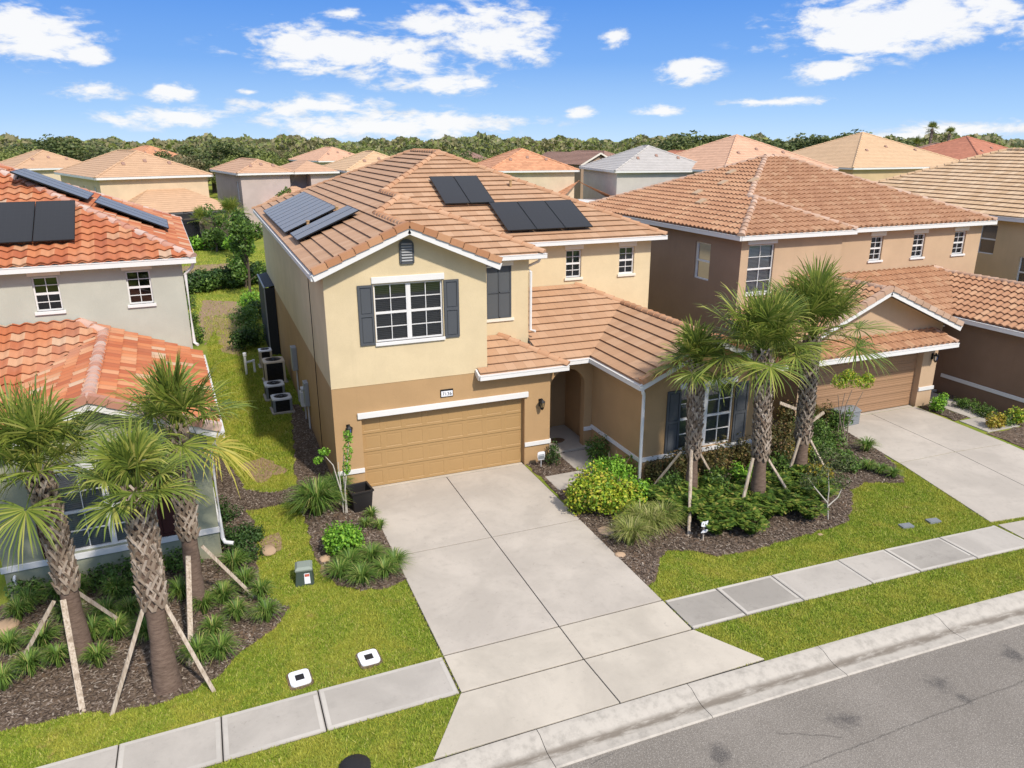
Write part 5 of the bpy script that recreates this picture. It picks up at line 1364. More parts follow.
for i, (px, py, h) in enumerate(((662, 484, .8), (680, 480, .85), (712, 474, .85), (728, 468, .9), (744, 466, .85), (775, 462, .8), (786, 448, .8), (700, 484, .6), (770, 446, .8))):
    bush('shrub', 'olive-brown leafy shrub along the wing wall behind the palms', 'shrub', *at(px, py), .58, h*1.25, 'olive', 1200, .085, .055, 'olive shrubs along the wing wall', 120+i)
rngf = np.random.default_rng(4); FM = [fern_mesh(rngf, 20, .64, .86) for _ in range(3)]; FMesh = []
for i, (px, py, s) in enumerate(((672, 512, 1), (683, 522, 1), (705, 520, 1.1), (722, 512, 1.1), (735, 528, 1), (716, 535, .9), (700, 505, 1.1), (765, 520, .9), (780, 516, 1), (795, 512, 1), (790, 500, 1.1), (812, 505, 1.05), (808, 520, .8), (750, 535, .8), (805, 492, 1.1), (770, 500, 1.1), (672, 525, .8), (660, 508, .9), (728, 495, 1.1), (690, 515, .9), (742, 512, 1.0), (757, 498, 1.0), (822, 500, .9))):
    x, y = at(px, py)
    if i < 3: o = np_mesh('coontie', FM[i][0], FM[i][1], LEAF['fern']); FMesh.append(o)
    else: o = FMesh[i % 3].copy(); COL.objects.link(o)
    o.location = (x, y, .01); o.rotation_euler = (0, 0, i*1.3); o.scale = (s, s, s)
    tag(o, 'dark green feathery coontie at the feet of the right-hand palms', 'fern plant', 'coontie plants under the palms')
g = G(828, 520); T = lambda px, py, dy=0: PY(px, py, g.y+dy)-Vector((g.x, g.y, 0))
thin_tree('young tree with forked pale trunk at the right end of the palm bed', g.x, g.y, [[(0, 0, 0), T(827.5, 503), T(829, 490), T(828, 470)], [T(827.5, 503), T(815, 488), T(808, 478)], [T(828, 506), T(838, 497), T(843, 486)]],
          [(T(818, 470), (.38, .35, .32)), (T(833, 473), (.36, .35, .32)), (T(826, 455), (.36, .3, .32)), (T(841, 482), (.25, .25, .25)), (T(843, 462), (.3, .3, .28)), (T(808, 480), (.25, .25, .22))], 'olive2', nl=230, ll=.06)
for i, (px, py, lf, r, h) in enumerate(((808, 440, 'mid', .5, .9), (828, 450, 'mid', .5, .9), (838, 430, 'mid', .4, .8), (815, 425, 'olive', .5, .8), (845, 470, 'mid', .4, .6), (800, 462, 'copper', .35, .7), (815, 462, 'mid', .5, .8), (790, 425, 'olive', .5, .8))):
    bush('shrub', ('rounded mid-green', 'leafy mid-green', 'upright green', 'olive-toned', 'low green', 'small yellow', 'broad green', 'dull olive')[i]+' shrub between the rightmost palm and the brown garage', 'shrub', *at(px, py), r*1.15, h*1.15, lf, 1200, .085, .055, 'shrubs near the brown garage', 140+i)
for i, (px, py) in enumerate(((866, 452), (880, 474), (893, 478), (868, 470))):
    x, y = at(px, py); strap('lily_turf', 'spiky green tuft beside the right-hand driveway', 'grass plant', x, y, .5 if i == 0 else .38, .55 if i == 0 else .38, 170, .022, 'strap', 'tufts beside the right-hand driveway', 150+i)
g = G(845, 448); T = lambda px, py, dy=0: PY(px, py, g.y+dy)-Vector((g.x, g.y, 0))
thin_tree('multi-stemmed small tree with clipped yellow-green heads before the brown garage door', g.x, g.y,
          [[(0, 0, 0), T(840, 420), T(838, 395)], [(.05, 0, 0), T(843, 425), T(846, 405), T(852, 390)], [(.1, .05, 0), T(848, 425), T(856, 405), T(863, 392)], [(.02, .1, 0), T(838, 430), T(841, 410), T(845, 393)]],
          [(T(840, 382), (.28, .28, .25)), (T(852, 380), (.28, .3, .25)), (T(864, 383), (.32, .3, .25)), (T(848, 375), (.25, .25, .2)), (T(868, 378), (.22, .25, .18))], 'croton', branch='branch', nl=330, ll=.07)
for i, (px, py, r_, h_, lf) in enumerate(((672, 500, .5, .9, 'mid'), (716, 500, .55, .95, 'mid'), (742, 492, .5, 1.0, 'bright'), (778, 482, .55, 1.0, 'mid'), (818, 488, .45, .8, 'copper'))):
    bush('shrub', ('leafy green shrub behind the shortest right-hand palm', 'full green shrub between the two palms by the dark-shuttered window', 'bright green shrub just left of the middle right-hand palm trunk', 'full green shrub between the middle and rightmost palms', 'yellow-leaved shrub just behind the young forked tree')[i], 'shrub', *at(px, py), r_, h_, lf, 1300, .095, .055, 'mixed shrubs under the right-hand palms', 240+i)
bush('shrub', 'leafy green shrub at the pier right of the brown garage door', 'shrub', *at(937, 412), .36, .75, 'bright', 800, .085, .055, None, 160)
for i, (px, py) in enumerate(((960, 408), (968, 410), (978, 414), (988, 418), (1004, 426))):
    bush('shrub', 'low dark shrub at the foot of the brown wing wall by the right edge', 'shrub', *at(px, py), .32, .5, 'mid', 420, .07, .045, 'shrubs at the brown wing wall', 170+i)
bush('shrub', 'yellow croton in the mulch near the right edge', 'shrub', *at(995, 428), .36, .6, 'copper', 600, .10, .06, 'yellow crotons near the right edge', 180)
bush('shrub', 'second yellow-green croton closest to the right edge', 'shrub', *at(1014, 424), .36, .7, 'croton', 600, .10, .06, 'yellow crotons near the right edge', 181)
# ---- side yard
for i, (px, py, r, h, lf) in enumerate(((250, 312, .9, 1.5, 'bright'), (247, 330, .8, 1.4, 'mid'), (255, 345, .8, 1.3, 'mid'), (260, 320, .8, 1.3, 'dark'), (245, 350, .7, 1.1, 'dark'))):
    bush('shrub', ('bright leafy', 'rounded mid-green', 'nearest leafy', 'dark leafy', 'low dark')[i]+' shrub along the side wall behind the condensers', 'shrub', *at(px, py), r, h, lf, 900, .13, .09, 'side-yard shrubs', 190+i)
for i, (px, py) in enumerate(((190, 310), (193, 330), (197, 345))):
    bush('shrub', 'narrow green shrub along the side of the grey-green house', 'shrub', *at(px, py), .45, 1.1, 'mid', 500, .11, .08, 'shrubs beside the grey-green house', 200+i)
for i, px in enumerate((188, 198, 208, 218, 228, 238, 249, 258)):
    bush('hedge_shrub', 'dark rounded shrub in the back-garden hedge row between the houses', 'shrub', *at(px, 294-(px-188)*.15), 1.2, 1.5, ('dark', 'dark', 'mid')[i % 3], 1300, .22, .14, 'back-garden hedge row', 210+i)
def loose_tree(lab, x, y, h, r, leaf, seed, n=2600, ll=.22, cat='tree'):
    rng = np.random.default_rng(seed); root = empty('garden_tree', lab, cat, (x, y, 0))
    mb = MB(); mb.tube([(0, 0, 0), (.1, 0, h*.35), (.05, .1, h*.7)], .10, 7, .04)
    P = []; Dd = []
    for i in range(14):
        t = rng.uniform(.25, 1); a = rng.uniform(0, 6.28); q = rng.uniform(.1, .8)*r; c = (q*math.cos(a), q*math.sin(a), h*t*.92); mb.tube([(0, 0, h*t*.5), c], .03, 5, .01)
        p, d = blob_pts(n//14, c, (r*.42, r*.42, r*.5), rng, .3, flat=False); P.append(p); Dd.append(d)
    mb.build('trunk', M_['tree_bark'], root); P = np.concatenate(P); Dd = np.concatenate(Dd)
    np_mesh('crown', leaves_at(P, Dd, ll, ll*.55, rng), np.arange(len(P)*4).reshape(-1, 4), LEAF[leaf], root); return root
loose_tree('tall loose green tree touching the rear corner of the cream house', *at(250, 294), 5.4, 1.35, 'mid', 5)
loose_tree('loose green tree left of the tall one, in the back garden', *at(246, 288), 4.4, 1.1, 'bright', 6)
loose_tree('small green tree on the back lawn before the screened patio', *at(217, 252), 4.4, 1.35, 'mid', 7, 1800, .24)
# ------------------------------------------------------------------ small things
def condenser(lab, x, y, w, h, shell, top):
    root = empty('air_conditioner', lab, 'air conditioner', (x, y, 0), .03, 'condensers beside the cream house')
    mb = MB(); mb.box(-w/2-.08, w/2+.08, -w/2-.08, w/2+.08, 0, .08); mb.build('pad', M_['walk'], root, bevel=.01)
    mb = MB()
    for k in range(int((h-.16)/.055)): z = .13+k*.055; mb.box(-w/2, w/2, -w/2, w/2, z, z+.03)
    mb.box(-w/2+.02, w/2-.02, -w/2+.02, w/2-.02, .08, h-.05); mb.build('coil_guard', M_['plastic_black'], root)
    mb = MB()
    for sx in (-1, 1):
        for sy in (-1, 1): mb.box(sx*(w/2-.03)-.045, sx*(w/2-.03)+.045, sy*(w/2-.03)-.045, sy*(w/2-.03)+.045, .08, h-.04)
    mb.build('corner_post', M_[shell], root, bevel=.01)
    mb = MB(); n = 24; R = w*.40; sq = []
    for k in range(n):
        a = 2*math.pi*(k+.5)/n; c, s = math.cos(a), math.sin(a); m = max(abs(c), abs(s)); sq.append(((w/2+.03)*c/m*min(1, 1.0), (w/2+.03)*s/m))
    vs = [(p[0], p[1], h-.05) for p in sq]+[(p[0]*.98, p[1]*.98, h) for p in sq]+[(R*math.cos(2*math.pi*(k+.5)/n), R*math.sin(2*math.pi*(k+.5)/n), h+.02) for k in range(n)]+[(R*.97*math.cos(2*math.pi*(k+.5)/n), R*.97*math.sin(2*math.pi*(k+.5)/n), h-.06) for k in range(n)]
    mb.add(vs, [(j*n+k, j*n+(k+1) % n, (j+1)*n+(k+1) % n, (j+1)*n+k) for j in range(3) for k in range(n)]); mb.build('top_cover', M_[top], root, bevel=0)
    mb = MB()
    for k in range(1, 7): r = R*k/7; mb.tube([(r*math.cos(t*.2618), r*math.sin(t*.2618), h+.005) for t in range(25)], .006, 4, cap=False)
    for k in range(8): a = k*math.pi/4; mb.tube([(.05*math.cos(a), .05*math.sin(a), h+.01), (R*math.cos(a), R*math.sin(a), h+.01)], .006, 4)
    mb.lathe([(.07, -.02), (.07, .02)], (0, 0, h), 12); mb.lathe([(R*.95, -.3), (R*.95, -.28)], (0, 0, h), 20); mb.build('fan_grille', M_['plastic_black'], root)
    return root
condenser('nearest flat grey condenser with a round fan grille beside the cream house', 1.95, 27.9, .66, .58, 'plastic_grey', 'light_metal')
condenser('second flat grey condenser, between the nearest one and the tan one', 1.85, 29.6, .68, .6, 'plastic_grey', 'light_metal')
condenser('tall tan condenser with a black front, behind the two grey ones', 2.05, 31.8, .80, .95, 'ac_tan', 'ac_tan')
condenser('small white-topped condenser farthest back along the side wall', 1.9, 34.2, .5, .8, 'ac_tan', 'plastic_white')
mb = MB()
for (a, b) in (((0, 0, 0), (0, 0, .9)), ((.35, .2, 0), (.35, .2, .6)), ((0, 0, .55), (.35, .2, .55)), ((0, .5, 0), (0, .5, .7))): mb.tube([a, b], .05, 8)
mb.lathe([(.08, .85), (.08, .98), (.04, 1.0)], (0, 0, 0), 10)
o = mb.build('pool_pipes', M_['plastic_white'], smooth=True); o.location = (1.0, 33.2, 0); tag(o, 'white plastic pool pipes standing left of the tan condenser', 'pipes')
# black planter by the garage
root = empty('planter_box', 'empty square black planter box at the left corner of the tan garage door', 'planter', (3.12, 18.95, 0), .12)
mb = MB(); w0, w1, hh, t = .24, .29, .62, .03
ring_ = lambda w, z: [(-w, -w, z), (w, -w, z), (w, w, z), (-w, w, z)]
vs = ring_(w0, .02)+ring_(w1, hh)+ring_(w1-t, hh)+ring_(w0-t, .16)
mb.add(vs, [(j*4+k, j*4+(k+1) % 4, (j+1)*4+(k+1) % 4, (j+1)*4+k) for j in range(3) for k in range(4)]+[(12, 13, 14, 15), (3, 2, 1, 0)]); mb.build('box', M_['plastic_black'], root, bevel=.006)
mb = MB()
for k in range(4):
    a, b = ring_(w1, hh-.02)[k], ring_(w1, hh-.02)[(k+1) % 4]; mb.beam(a, b, .05, .05, ext=.02)
mb.build('rim', M_['plastic_black'], root, bevel=.005)
# green utility pedestal
g = G(305, 581); root = empty('utility_pedestal', 'green utility pedestal with a white and red label on the lawn', 'utility box', (g.x, g.y, 0), -.12)
mb = MB(); a, b = .21, .17
vs = [(-a, -a, 0), (a, -a, 0), (a, a, 0), (-a, a, 0), (-b, -b, .36), (b, -b, .36), (b, b, .36), (-b, b, .36)]
mb.add(vs, [(0, 1, 5, 4), (1, 2, 6, 5), (2, 3, 7, 6), (3, 0, 4, 7), (4, 5, 6, 7)]); mb.build('body', M_['plastic_green'], root, bevel=.015)
mb = MB(); vs = ring_(.19, .36)+ring_(.195, .40)+ring_(.14, .45); mb.add(vs, [(j*4+k, j*4+(k+1) % 4, (j+1)*4+(k+1) % 4, (j+1)*4+k) for j in range(2) for k in range(4)]+[(8, 9, 10, 11)]); mb.build('lid', M_['plastic_sage'], root, bevel=.01)
mb = MB(); mb.add([(.0, -.207, .05), (.13, -.207, .05), (.12, -.182, .30), (.0, -.182, .30)], [(0, 1, 2, 3)]); lb = mb.build('sticker', M_['plastic_white'], root)
mb = MB(); mb.add([(.012, -.192, .22), (.115, -.192, .22), (.113, -.185, .285), (.012, -.185, .285)], [(0, 1, 2, 3)]); mb.build('red_print', M_['red_print'], lb)
# meter lids in the grass
for (px, py, lb) in ((300, 680, 'white rounded meter lid with a dark square, left one by the pavement'), (369, 659.5, 'white rounded meter lid with a dark square, right one nearer the driveway')):
    g = G(px, py); root = empty('meter_lid', lb, 'meter lid', (g.x, g.y, .0), .06, 'meter lids in the lawn'); r = .08; w, h = .19, .21; pts = []
    for (cx, cyy, a0) in ((w-r, h-r, 0), (-w+r, h-r, 90), (-w+r, -h+r, 180), (w-r, -h+r, 270)):
        for k in range(5): a = rad(a0+k*22.5); pts.append((cx+r*math.cos(a), cyy+r*math.sin(a)))
    mb = MB(); mb.prism(pts, -.03, .065); mb.build('cover', M_['plastic_white'], root, bevel=.006)
    mb = MB(); mb.box(-.08, .08, -.08, .08, .06, .069); mb.build('reader_hatch', M_['plastic_black'], root)
    mb = MB(); mb.prism([(p[0]*1.18, p[1]*1.22) for p in pts], -.03, .03); mb.build('dirt_ring', M_['mulch'], root)
g = G(355, 768); mb = MB(); mb.lathe([(.26, 0), (.26, .035), (.235, .05), (.05, .052)], (0, 0, 0), 24); o = mb.build('manhole_cover', M_['plastic_black'], smooth=True); o.location = g; tag(o, 'round dark manhole cover in the verge at the bottom edge', 'manhole cover')
for (px, py, lb) in ((906, 527, 'left dark valve cover in the right-hand lawn'), (933, 522, 'right dark valve cover in the right-hand lawn')):
    g = G(px, py); mb = MB(); mb.box(-.17, .17, -.1, .1, 0, .06); mb.box(-.12, .12, -.06, .06, .06, .066); o = mb.build('valve_cover', M_['plastic_grey'], bevel=.015); o.location = g; o.rotation_euler = (0, 0, -.15); tag(o, lb, 'valve cover', 'valve covers in the right-hand lawn')
# little signs
g = G(541, 468); root = empty('yard_sign', 'small pale security sign on a stick beside the garage pier', 'sign', (g.x, g.y, 0))
mb = MB(); mb.tube([(0, 0, 0), (0, 0, .3)], .012, 6); mb.build('stick', M_['light_metal'], root)
mb = MB(); mb.prism([(-.10, 0), (.10, 0), (.12, .10), (.12, .24), (.08, .27), (-.08, .27), (-.12, .24), (-.12, .10)], 0, .012)
o = mb.build('plate', M_['plastic_white'], root); o.rotation_euler = (rad(90), 0, 0); o.location = (0, 0, .28)
mb = MB(); mb.box(-.105, .105, .02, .14, .012, .016); mb.box(-.10, .10, .155, .18, .012, .016); q = mb.build('print', M_['plastic_grey'], o)
g = G(702.5, 541); root = empty('garden_sign', 'small white cut-out garden sign on a brown stick before the ferns', 'sign', (g.x, g.y, 0))
mb = MB(); mb.beam((0, 0, -.02), (0, 0, .42), .05, .03); mb.build('stick', M_['wood'], root)
mb = MB(); mb.prism([(-.10, .03), (-.04, 0), (.04, -.02), (.08, .03), (.10, .15), (.03, .13), (-.04, .15), (-.09, .13)], 0, .015)
o = mb.build('upper_plate', M_['plastic_white'], root); o.rotation_euler = (rad(90), 0, 0); o.location = (0, -.02, .42)
mb = MB(); mb.box(-.06, -.03, .07, .10, .015, .018); mb.box(.01, .04, .04, .07, .015, .018); mb.box(.0, .02, .10, .115, .015, .018); mb.build('spots', M_['plastic_black'], o)
mb = MB(); mb.prism([(-.09, -.02), (.07, -.03), (.12, .03), (.07, .06), (0, .05), (-.04, .03)], 0, .015); o = mb.build('lower_plate', M_['plastic_white'], root); o.rotation_euler = (rad(90), 0, 0); o.location = (0, -.02, .28)
mb = MB(); pts = [(.33*math.cos(t*.3142)*(1 if True else 0), .21*math.sin(t*.3142)) for t in range(20)]; mb.prism(pts, 0, .015); o = mb.build('doormat', M_['mat_fibre']); o.location = (10.05, 21.15, .1); tag(o, 'oval brown doormat on the porch slab under the arch', 'doormat')
# grey deck box before the brown garage
g = G(842, 424); root = empty('storage_box', 'grey outdoor storage box with a low domed lid before the brown garage door', 'storage box', (g.x, g.y, 0), .05)
mb = MB(); a, b = .48, .30; mb.box(-a, a, -b, b, 0, .52)
for k in range(7): mb.box(-a-.008, a+.008, -b-.008, b+.008, .05+k*.065, .085+k*.065)
mb.build('box', M_['plastic_grey'], root, bevel=.012)
mb = MB(); n = 8; vs = []
for k in range(n+1):
    t = k/n; y = -b-.03+(2*b+.06)*t; z = .53+.09*math.sin(math.pi*t); vs += [(-a-.03, y, z), (a+.03, y, z)]
vs2 = [(x, y, .51) for x, y, z in vs]; m = len(vs); mb.add(vs+vs2, [(2*k, 2*k+1, 2*k+3, 2*k+2) for k in range(n)]+[(2*k, 2*k+2, m+2*k+2, m+2*k) for k in range(n)]+[(2*k+1, m+2*k+1, m+2*k+3, 2*k+3) for k in range(n)]+[(0, m, m+1, 1), (2*n, 2*n+1, m+2*n+1, m+2*n)]); mb.build('lid', M_['plastic_grey'], root)
def rock(lab, px, py, s, seed):
    g = G(px, py); rr = random.Random(seed); bm = bmesh.new(); bmesh.ops.create_icosphere(bm, subdivisions=3, radius=s)
    nn = [Vector((rr.gauss(0, 1), rr.gauss(0, 1), rr.gauss(0, 1))).normalized() for _ in range(9)]
    for v in bm.verts:
        d = v.co.normalized(); k = 1-.28*max(0, max(d.dot(q) for q in nn)-.75)*4*.5; v.co = Vector((v.co.x*1.25*k, v.co.y*k, v.co.z*.5*k))
    me = bpy.data.meshes.new('rock'); bm.to_mesh(me); bm.free(); me.materials.append(M_['stone']); o = link(bpy.data.objects.new('rock', me)); o.location = (g.x, g.y, s*.2); o.rotation_euler = (0, 0, seed); tag(o, lab, 'rock', 'rocks in the mulch')
rock('tan rock at the left edge before the grey-green house', 4, 630, .26, 1); rock('largest tan rock beside the driveway edge', 606, 533, .2, 2); rock('flat tan rock beside the lawn at the driveway, below the largest', 620, 556, .12, 3); rock('tan rock at the edge of the bed left of the driveway', 325, 560, .14, 4); rock('tan rock near the shrubs by the white downspout', 268, 552, .2, 5)
rock('small rock under the garden sign bed, right end of the palm bed', 820, 535, .06, 6)

# ------------------------------------------------------------------ houses beyond
def far_tile(name, c, var=.2, line=.8):
    return tile_mat(name, [(0, mulc(c, 1-var)), (.5, c), (1, mulc(c, 1+var))], .0, False, .85, .15, mulc(c, .7)[:3])
FT = {k: far_tile('far_tile_'+k, c, v) for k, c, v in (('sand', (.54, .34, .205), .05), ('salmon', (.53, .325, .205), .05), ('straw', (.60, .40, .235), .05), ('orange', (.58, .28, .15), .18), ('grey', (.46, .425, .39), .05), ('brown', (.31, .185, .14), .08), ('red', (.47, .19, .115), .12), ('tanred', (.62, .37, .24), .08))}
FW = {k: stucco('far_wall_'+k, c, .04) for k, c in (('yellow', (.62, .475, .315)), ('lilac', (.47, .385, .35)), ('cream', (.60, .49, .35)), ('pale', (.52, .475, .43)), ('paleyel', (.64, .55, .38)), ('brown', (.32, .225, .155)), ('gold', (.56, .41, .24)))}
def far_house(lab, pl, pr, depth, tile, wall, ze=6.3, s=.42, wins=(), side=(), ext=None, cage=None, square=True, rot=0.0):
    A = G(pl[0], pl[1], ze); B = G(pr[0], pr[1], ze); d = B-A; W = math.hypot(d.x, d.y); ang = math.atan2(d.y, d.x)+rot; depth = max(depth, W+.05) if square else depth
    root = empty('house', lab, 'house', (A.x, A.y, 0), ang, 'houses beyond the back gardens')
    fs, cl = hip_set(0, W, 0, depth, ze, s); mb = MB(); roof_faces(mb, fs, 'flat', ze, course=.42, w=.36, lip=.018)
    ro = mb.build('roof', FT[tile], root); cb = MB()
    for p, q in cl: caps(cb, p, q, r=.13, step=.8)
    cb.build('ridge_tiles', FT[tile], ro, smooth=True)
    m = MB(); m.box(.05, W-.05, .05, depth-.05, ze-.2, ze-.16); m.build('soffit', M_['white'], root)
    g = MB()
    for p, q in (((0, 0), (W, 0)), ((0, 0), (0, depth)), ((W, 0), (W, depth)), ((0, depth), (W, depth))): g.beam((*p, ze-.11), (*q, ze-.11), .16, .2, ext=.08)
    g.build('gutter', M_['white'], root)
    o = .4; u = MB()
    wall_panel(u, 'y', o, 1, o, W-o, 0, ze-.18, list(wins)); wall_panel(u, 'x', o, 1, o, depth-o, 0, ze-.18, list(side)); wall_panel(u, 'x', W-o, -1, o, depth-o, 0, ze-.18); wall_panel(u, 'y', depth-o, -1, o, W-o, 0, ze-.18)
    u.build('wall', FW[wall], root)
    vb = MB()
    for k_ in range(3):
        vx = W*(.3+.2*k_); vy = min(W, depth)*(.22+.05*(k_ % 2)); vb.beam((vx, vy, ze+s*vy+.02), (vx, vy+.3, ze+s*(vy+.3)+.16), .3, .1)
    vb.build('roof_vent', FT['brown'], root)
    for w_ in wins: window(root, (0, 0, 0), 'y', o, 1, *w_, blinds=.5, muntins=False, lintel=(.08, .15, .03), sill=(.08, .1))
    for w_ in side: window(root, (0, 0, 0), 'x', o, 1, *w_, blinds=.5, muntins=False)
    if ext:
        x0, x1, e, h = ext; ez = 3.1
        fs = [[(x0, -e, ez), (x1, -e, ez), (x1-e*.9, o, ez+.42*(e+o)), (x0+e*.9, o, ez+.42*(e+o))], [(x0, o, ez), (x0, -e, ez), (x0+e*.9, o, ez+.42*(e+o))], [(x1, -e, ez), (x1, o, ez), (x1-e*.9, o, ez+.42*(e+o))]]
        mb = MB()
        for f in fs: mb.poly(f)
        mb = MB(); roof_faces(mb, fs, 'flat', ez, course=.42, w=.36, lip=.018); mb.build('rear_roof', FT[tile], root)
        mb = MB(); mb.box(x0+.1, x1-.1, -e+.1, o, ez-.16, ez-.1); mb.beam((x0, -e, ez-.1), (x1, -e, ez-.1), .14, .16); mb.build('rear_fascia', M_['white'], root)
        mb = MB(); wall_panel(mb, 'y', -e+.4, 1, x0+.4, x1-.4, 0, ez-.15, [(x0+(x1-x0)*.35, x0+(x1-x0)*.65, 0, 2.3)], .3); wall_panel(mb, 'x', x0+.4, 1, -e+.4, o, 0, ez-.15); wall_panel(mb, 'x', x1-.4, -1, -e+.4, o, 0, ez-.15); mb.build('rear_wall', FW[wall], root)
        mb = MB(); mb.box(x0+(x1-x0)*.35, x0+(x1-x0)*.65, -e+.65, -e+.7, 0, 2.3); mb.build('sliding_door', M_['screen'], root)
    if cage:
        x0, x1, e0, e1, h0, h1 = cage; f = MB(); sc = MB()
        nb = 5; P = lambda x, y, z: (x, y, z)
        for k in range(nb+1):
            x = x0+(x1-x0)*k/nb; f.beam((x, -e1, 0), (x, -e1, h0), .07, .07); f.beam((x, -e1, h0), (x, -(e0+e1)/2, h1), .07, .07); f.beam((x, -(e0+e1)/2, h1), (x, -e0, h1), .07, .07)
        for z in (1.0, h0): f.beam((x0, -e1, z), (x1, -e1, z), .06, .06); f.beam((x0, -e1, z), (x0, -e0, z), .06, .06); f.beam((x1, -e1, z), (x1, -e0, z), .06, .06)
        co = f.build('pool_cage', M_['black'], root)
        sc.poly([P(x0, -e1, h0), P(x1, -e1, h0), P(x1, -(e0+e1)/2, h1), P(x0, -(e0+e1)/2, h1)]); sc.poly([P(x0, -(e0+e1)/2, h1), P(x1, -(e0+e1)/2, h1), P(x1, -e0, h1), P(x0, -e0, h1)])
        sc.poly([P(x0, -e1, 0), P(x1, -e1, 0), P(x1, -e1, h0), P(x0, -e1, h0)])
        for x in (x0, x1): sc.poly([P(x, -e1, 0), P(x, -e0, 0), P(x, -e0, h1), P(x, -(e0+e1)/2, h1), P(x, -e1, h0)])
        sc.build('insect_screen', M_['mesh_screen'], co)
    return root, W
def mesh_screen():
    t = NT('insect_screen_mesh'); d = t.n('ShaderNodeBsdfDiffuse'); d.inputs[0].default_value = (.03, .03, .035, 1); tr = t.n('ShaderNodeBsdfTransparent'); tr.inputs[0].default_value = (.8, .8, .8, 1)
    mx = t.n('ShaderNodeMixShader'); mx.inputs[0].default_value = .55; t.l(tr.outputs[0], mx.inputs[1]); t.l(d.outputs[0], mx.inputs[2]); t.l(mx.outputs[0], t.out.inputs[0]); return t.m
M_['mesh_screen'] = mesh_screen()
far_house('pale yellow far house with a sand roof and a dark screened patio', (95, 178), (216, 175), 18, 'sand', 'yellow', side=[(2, 3, 4, 5.4), (6.5, 7.3, 4.1, 5.3)], ext=(.8, 11.8, 4.2, 0), cage=(3.2, 10.8, 3.9, 8.8, 2.4, 3.1), rot=.12)
rl, Wl = far_house('lilac-grey far house with a salmon roof beside the yellow one', (237, 173.5), (294, 172.2), 14, 'salmon', 'lilac', side=[(1.6, 2.6, 3.2, 5.4)], ext=(2.5, 9.5, 3.6, 0))
ws = Wl*.85; fs, cl = hip_set(Wl-.3, Wl+ws, .0, 9, 6.28, .42); fs = [[(x, y+.0, z) for x, y, z in f] for f in fs]; mb = MB(); roof_faces(mb, fs, 'flat', 6.28, course=.42, w=.36, lip=.018); mb.build('wing_roof', FT['salmon'], rl)
mb = MB(); wall_panel(mb, 'y', .45, 1, Wl+ws*.38, Wl+ws-.4, 0, 6.1); wall_panel(mb, 'y', 2.2, 1, Wl-.4, Wl+ws*.38, 0, 6.1); wall_panel(mb, 'x', Wl+ws*.38, 1, .45, 2.2, 0, 6.1); wall_panel(mb, 'x', Wl+ws-.4, -1, .45, 8.6, 0, 6.1); mb.build('wing_wall', FW['lilac'], rl)
mb = MB(); mb.beam((Wl, 0, 6.18), (Wl+ws, 0, 6.18), .16, .2); mb.build('wing_gutter', M_['white'], rl)
far_house('pale yellow far house with a straw roof showing behind the roof of the cream house', (346, 171), (425, 169.5), 13, 'straw', 'paleyel')
far_house('far house with a mottled bright orange roof and a cream wall, above the solar panels', (488, 171), (579, 170), 13, 'orange', 'cream', ext=(7.0, 14.5, 4.5, 0))
far_house('far house with a pale grey roof and a whitish rear wall', (615, 171), (718, 170), 14, 'grey', 'pale', cage=(2.5, 11.5, .2, 5, 2.6, 3.3))
far_house('far house with a light orange roof peeping over the terracotta roof', (724, 171), (838, 168.5), 15, 'tanred', 'cream', ze=6.4, s=.45)
far_house('golden-walled far house with a straw roof in front of two tall palms', (853, 168), (977, 166), 15, 'straw', 'gold', ext=(7, 12, 3, 0))
far_house('far house with a sand roof at the upper left, left of the yellow house', (12, 169), (98, 167), 13, 'sand', 'cream')
far_house('distant mottled orange roof between the yellow and lilac-grey houses', (134, 159), (190, 158), 14, 'orange', 'cream')
r_, W_ = far_house('brown far house with a shuttered front window, left of the pale grey roof', (604, 163.5), (640, 162.5), 14, 'brown', 'brown')
# its projecting gable with a window
mb = MB(); x0, x1, e = -7.0, .6, 2.5; ze = 6.3; c = (x0+x1)/2; h = ze+.42*(x1-c)
roof_faces(mb, [[(x0, -e, ze), (c, -e, h), (c, 9, h), (x0, 9, ze)], [(x1, -e, ze), (x1, 9, ze), (c, 9, h), (c, -e, h)]], 'flat', ze, course=.42, w=.36); mb.build('gable_roof', FT['brown'], r_)
mb = MB(); wall_panel(mb, 'y', -e+.4, 1, x0+.4, x1-.4, 0, ze-.1, [(c-1.3, c+1.3, 3.6, 5.6)]); mb.poly([(x0+.4, -e+.4, ze-.1), (x1-.4, -e+.4, ze-.1), (c, -e+.4, h-.25)]); wall_panel(mb, 'x', x0+.4, 1, -e+.4, 9, 0, ze-.1); wall_panel(mb, 'x', x1-.4, -1, -e+.4, 9, 0, ze-.1); mb.build('gable_wall', FW['brown'], r_)
window(r_, (0, 0, 0), 'y', -e+.4, 1, c-1.3, c+1.3, 3.6, 5.6, double=True, lintel=(.1, .25, .03), sill=(.1, .15)); shutter(r_, (0, 0, 0), -e+.4, c-2.0, c-1.35, 3.6, 5.6, M_['charcoal']); shutter(r_, (0, 0, 0), -e+.4, c+1.35, c+2.0, 3.6, 5.6, M_['charcoal'])
mb = MB(); mb.beam((x0, -e, ze-.1), (c, -e, h-.1), .1, .22); mb.beam((x1, -e, ze-.1), (c, -e, h-.1), .1, .22); mb.build('rake_board', M_['cream_trim'], r_)
far_house('distant house with a red-brown roof behind the pale grey roof', (696, 164), (734, 163), 13, 'red', 'pale')
far_house('distant dark brown roof left of the golden house', (828, 163.5), (890, 162.5), 14, 'brown', 'pale')
far_house('distant brown roof right of the golden house under the tall palms', (944, 162.5), (1003, 161.5), 14, 'brown', 'gold')
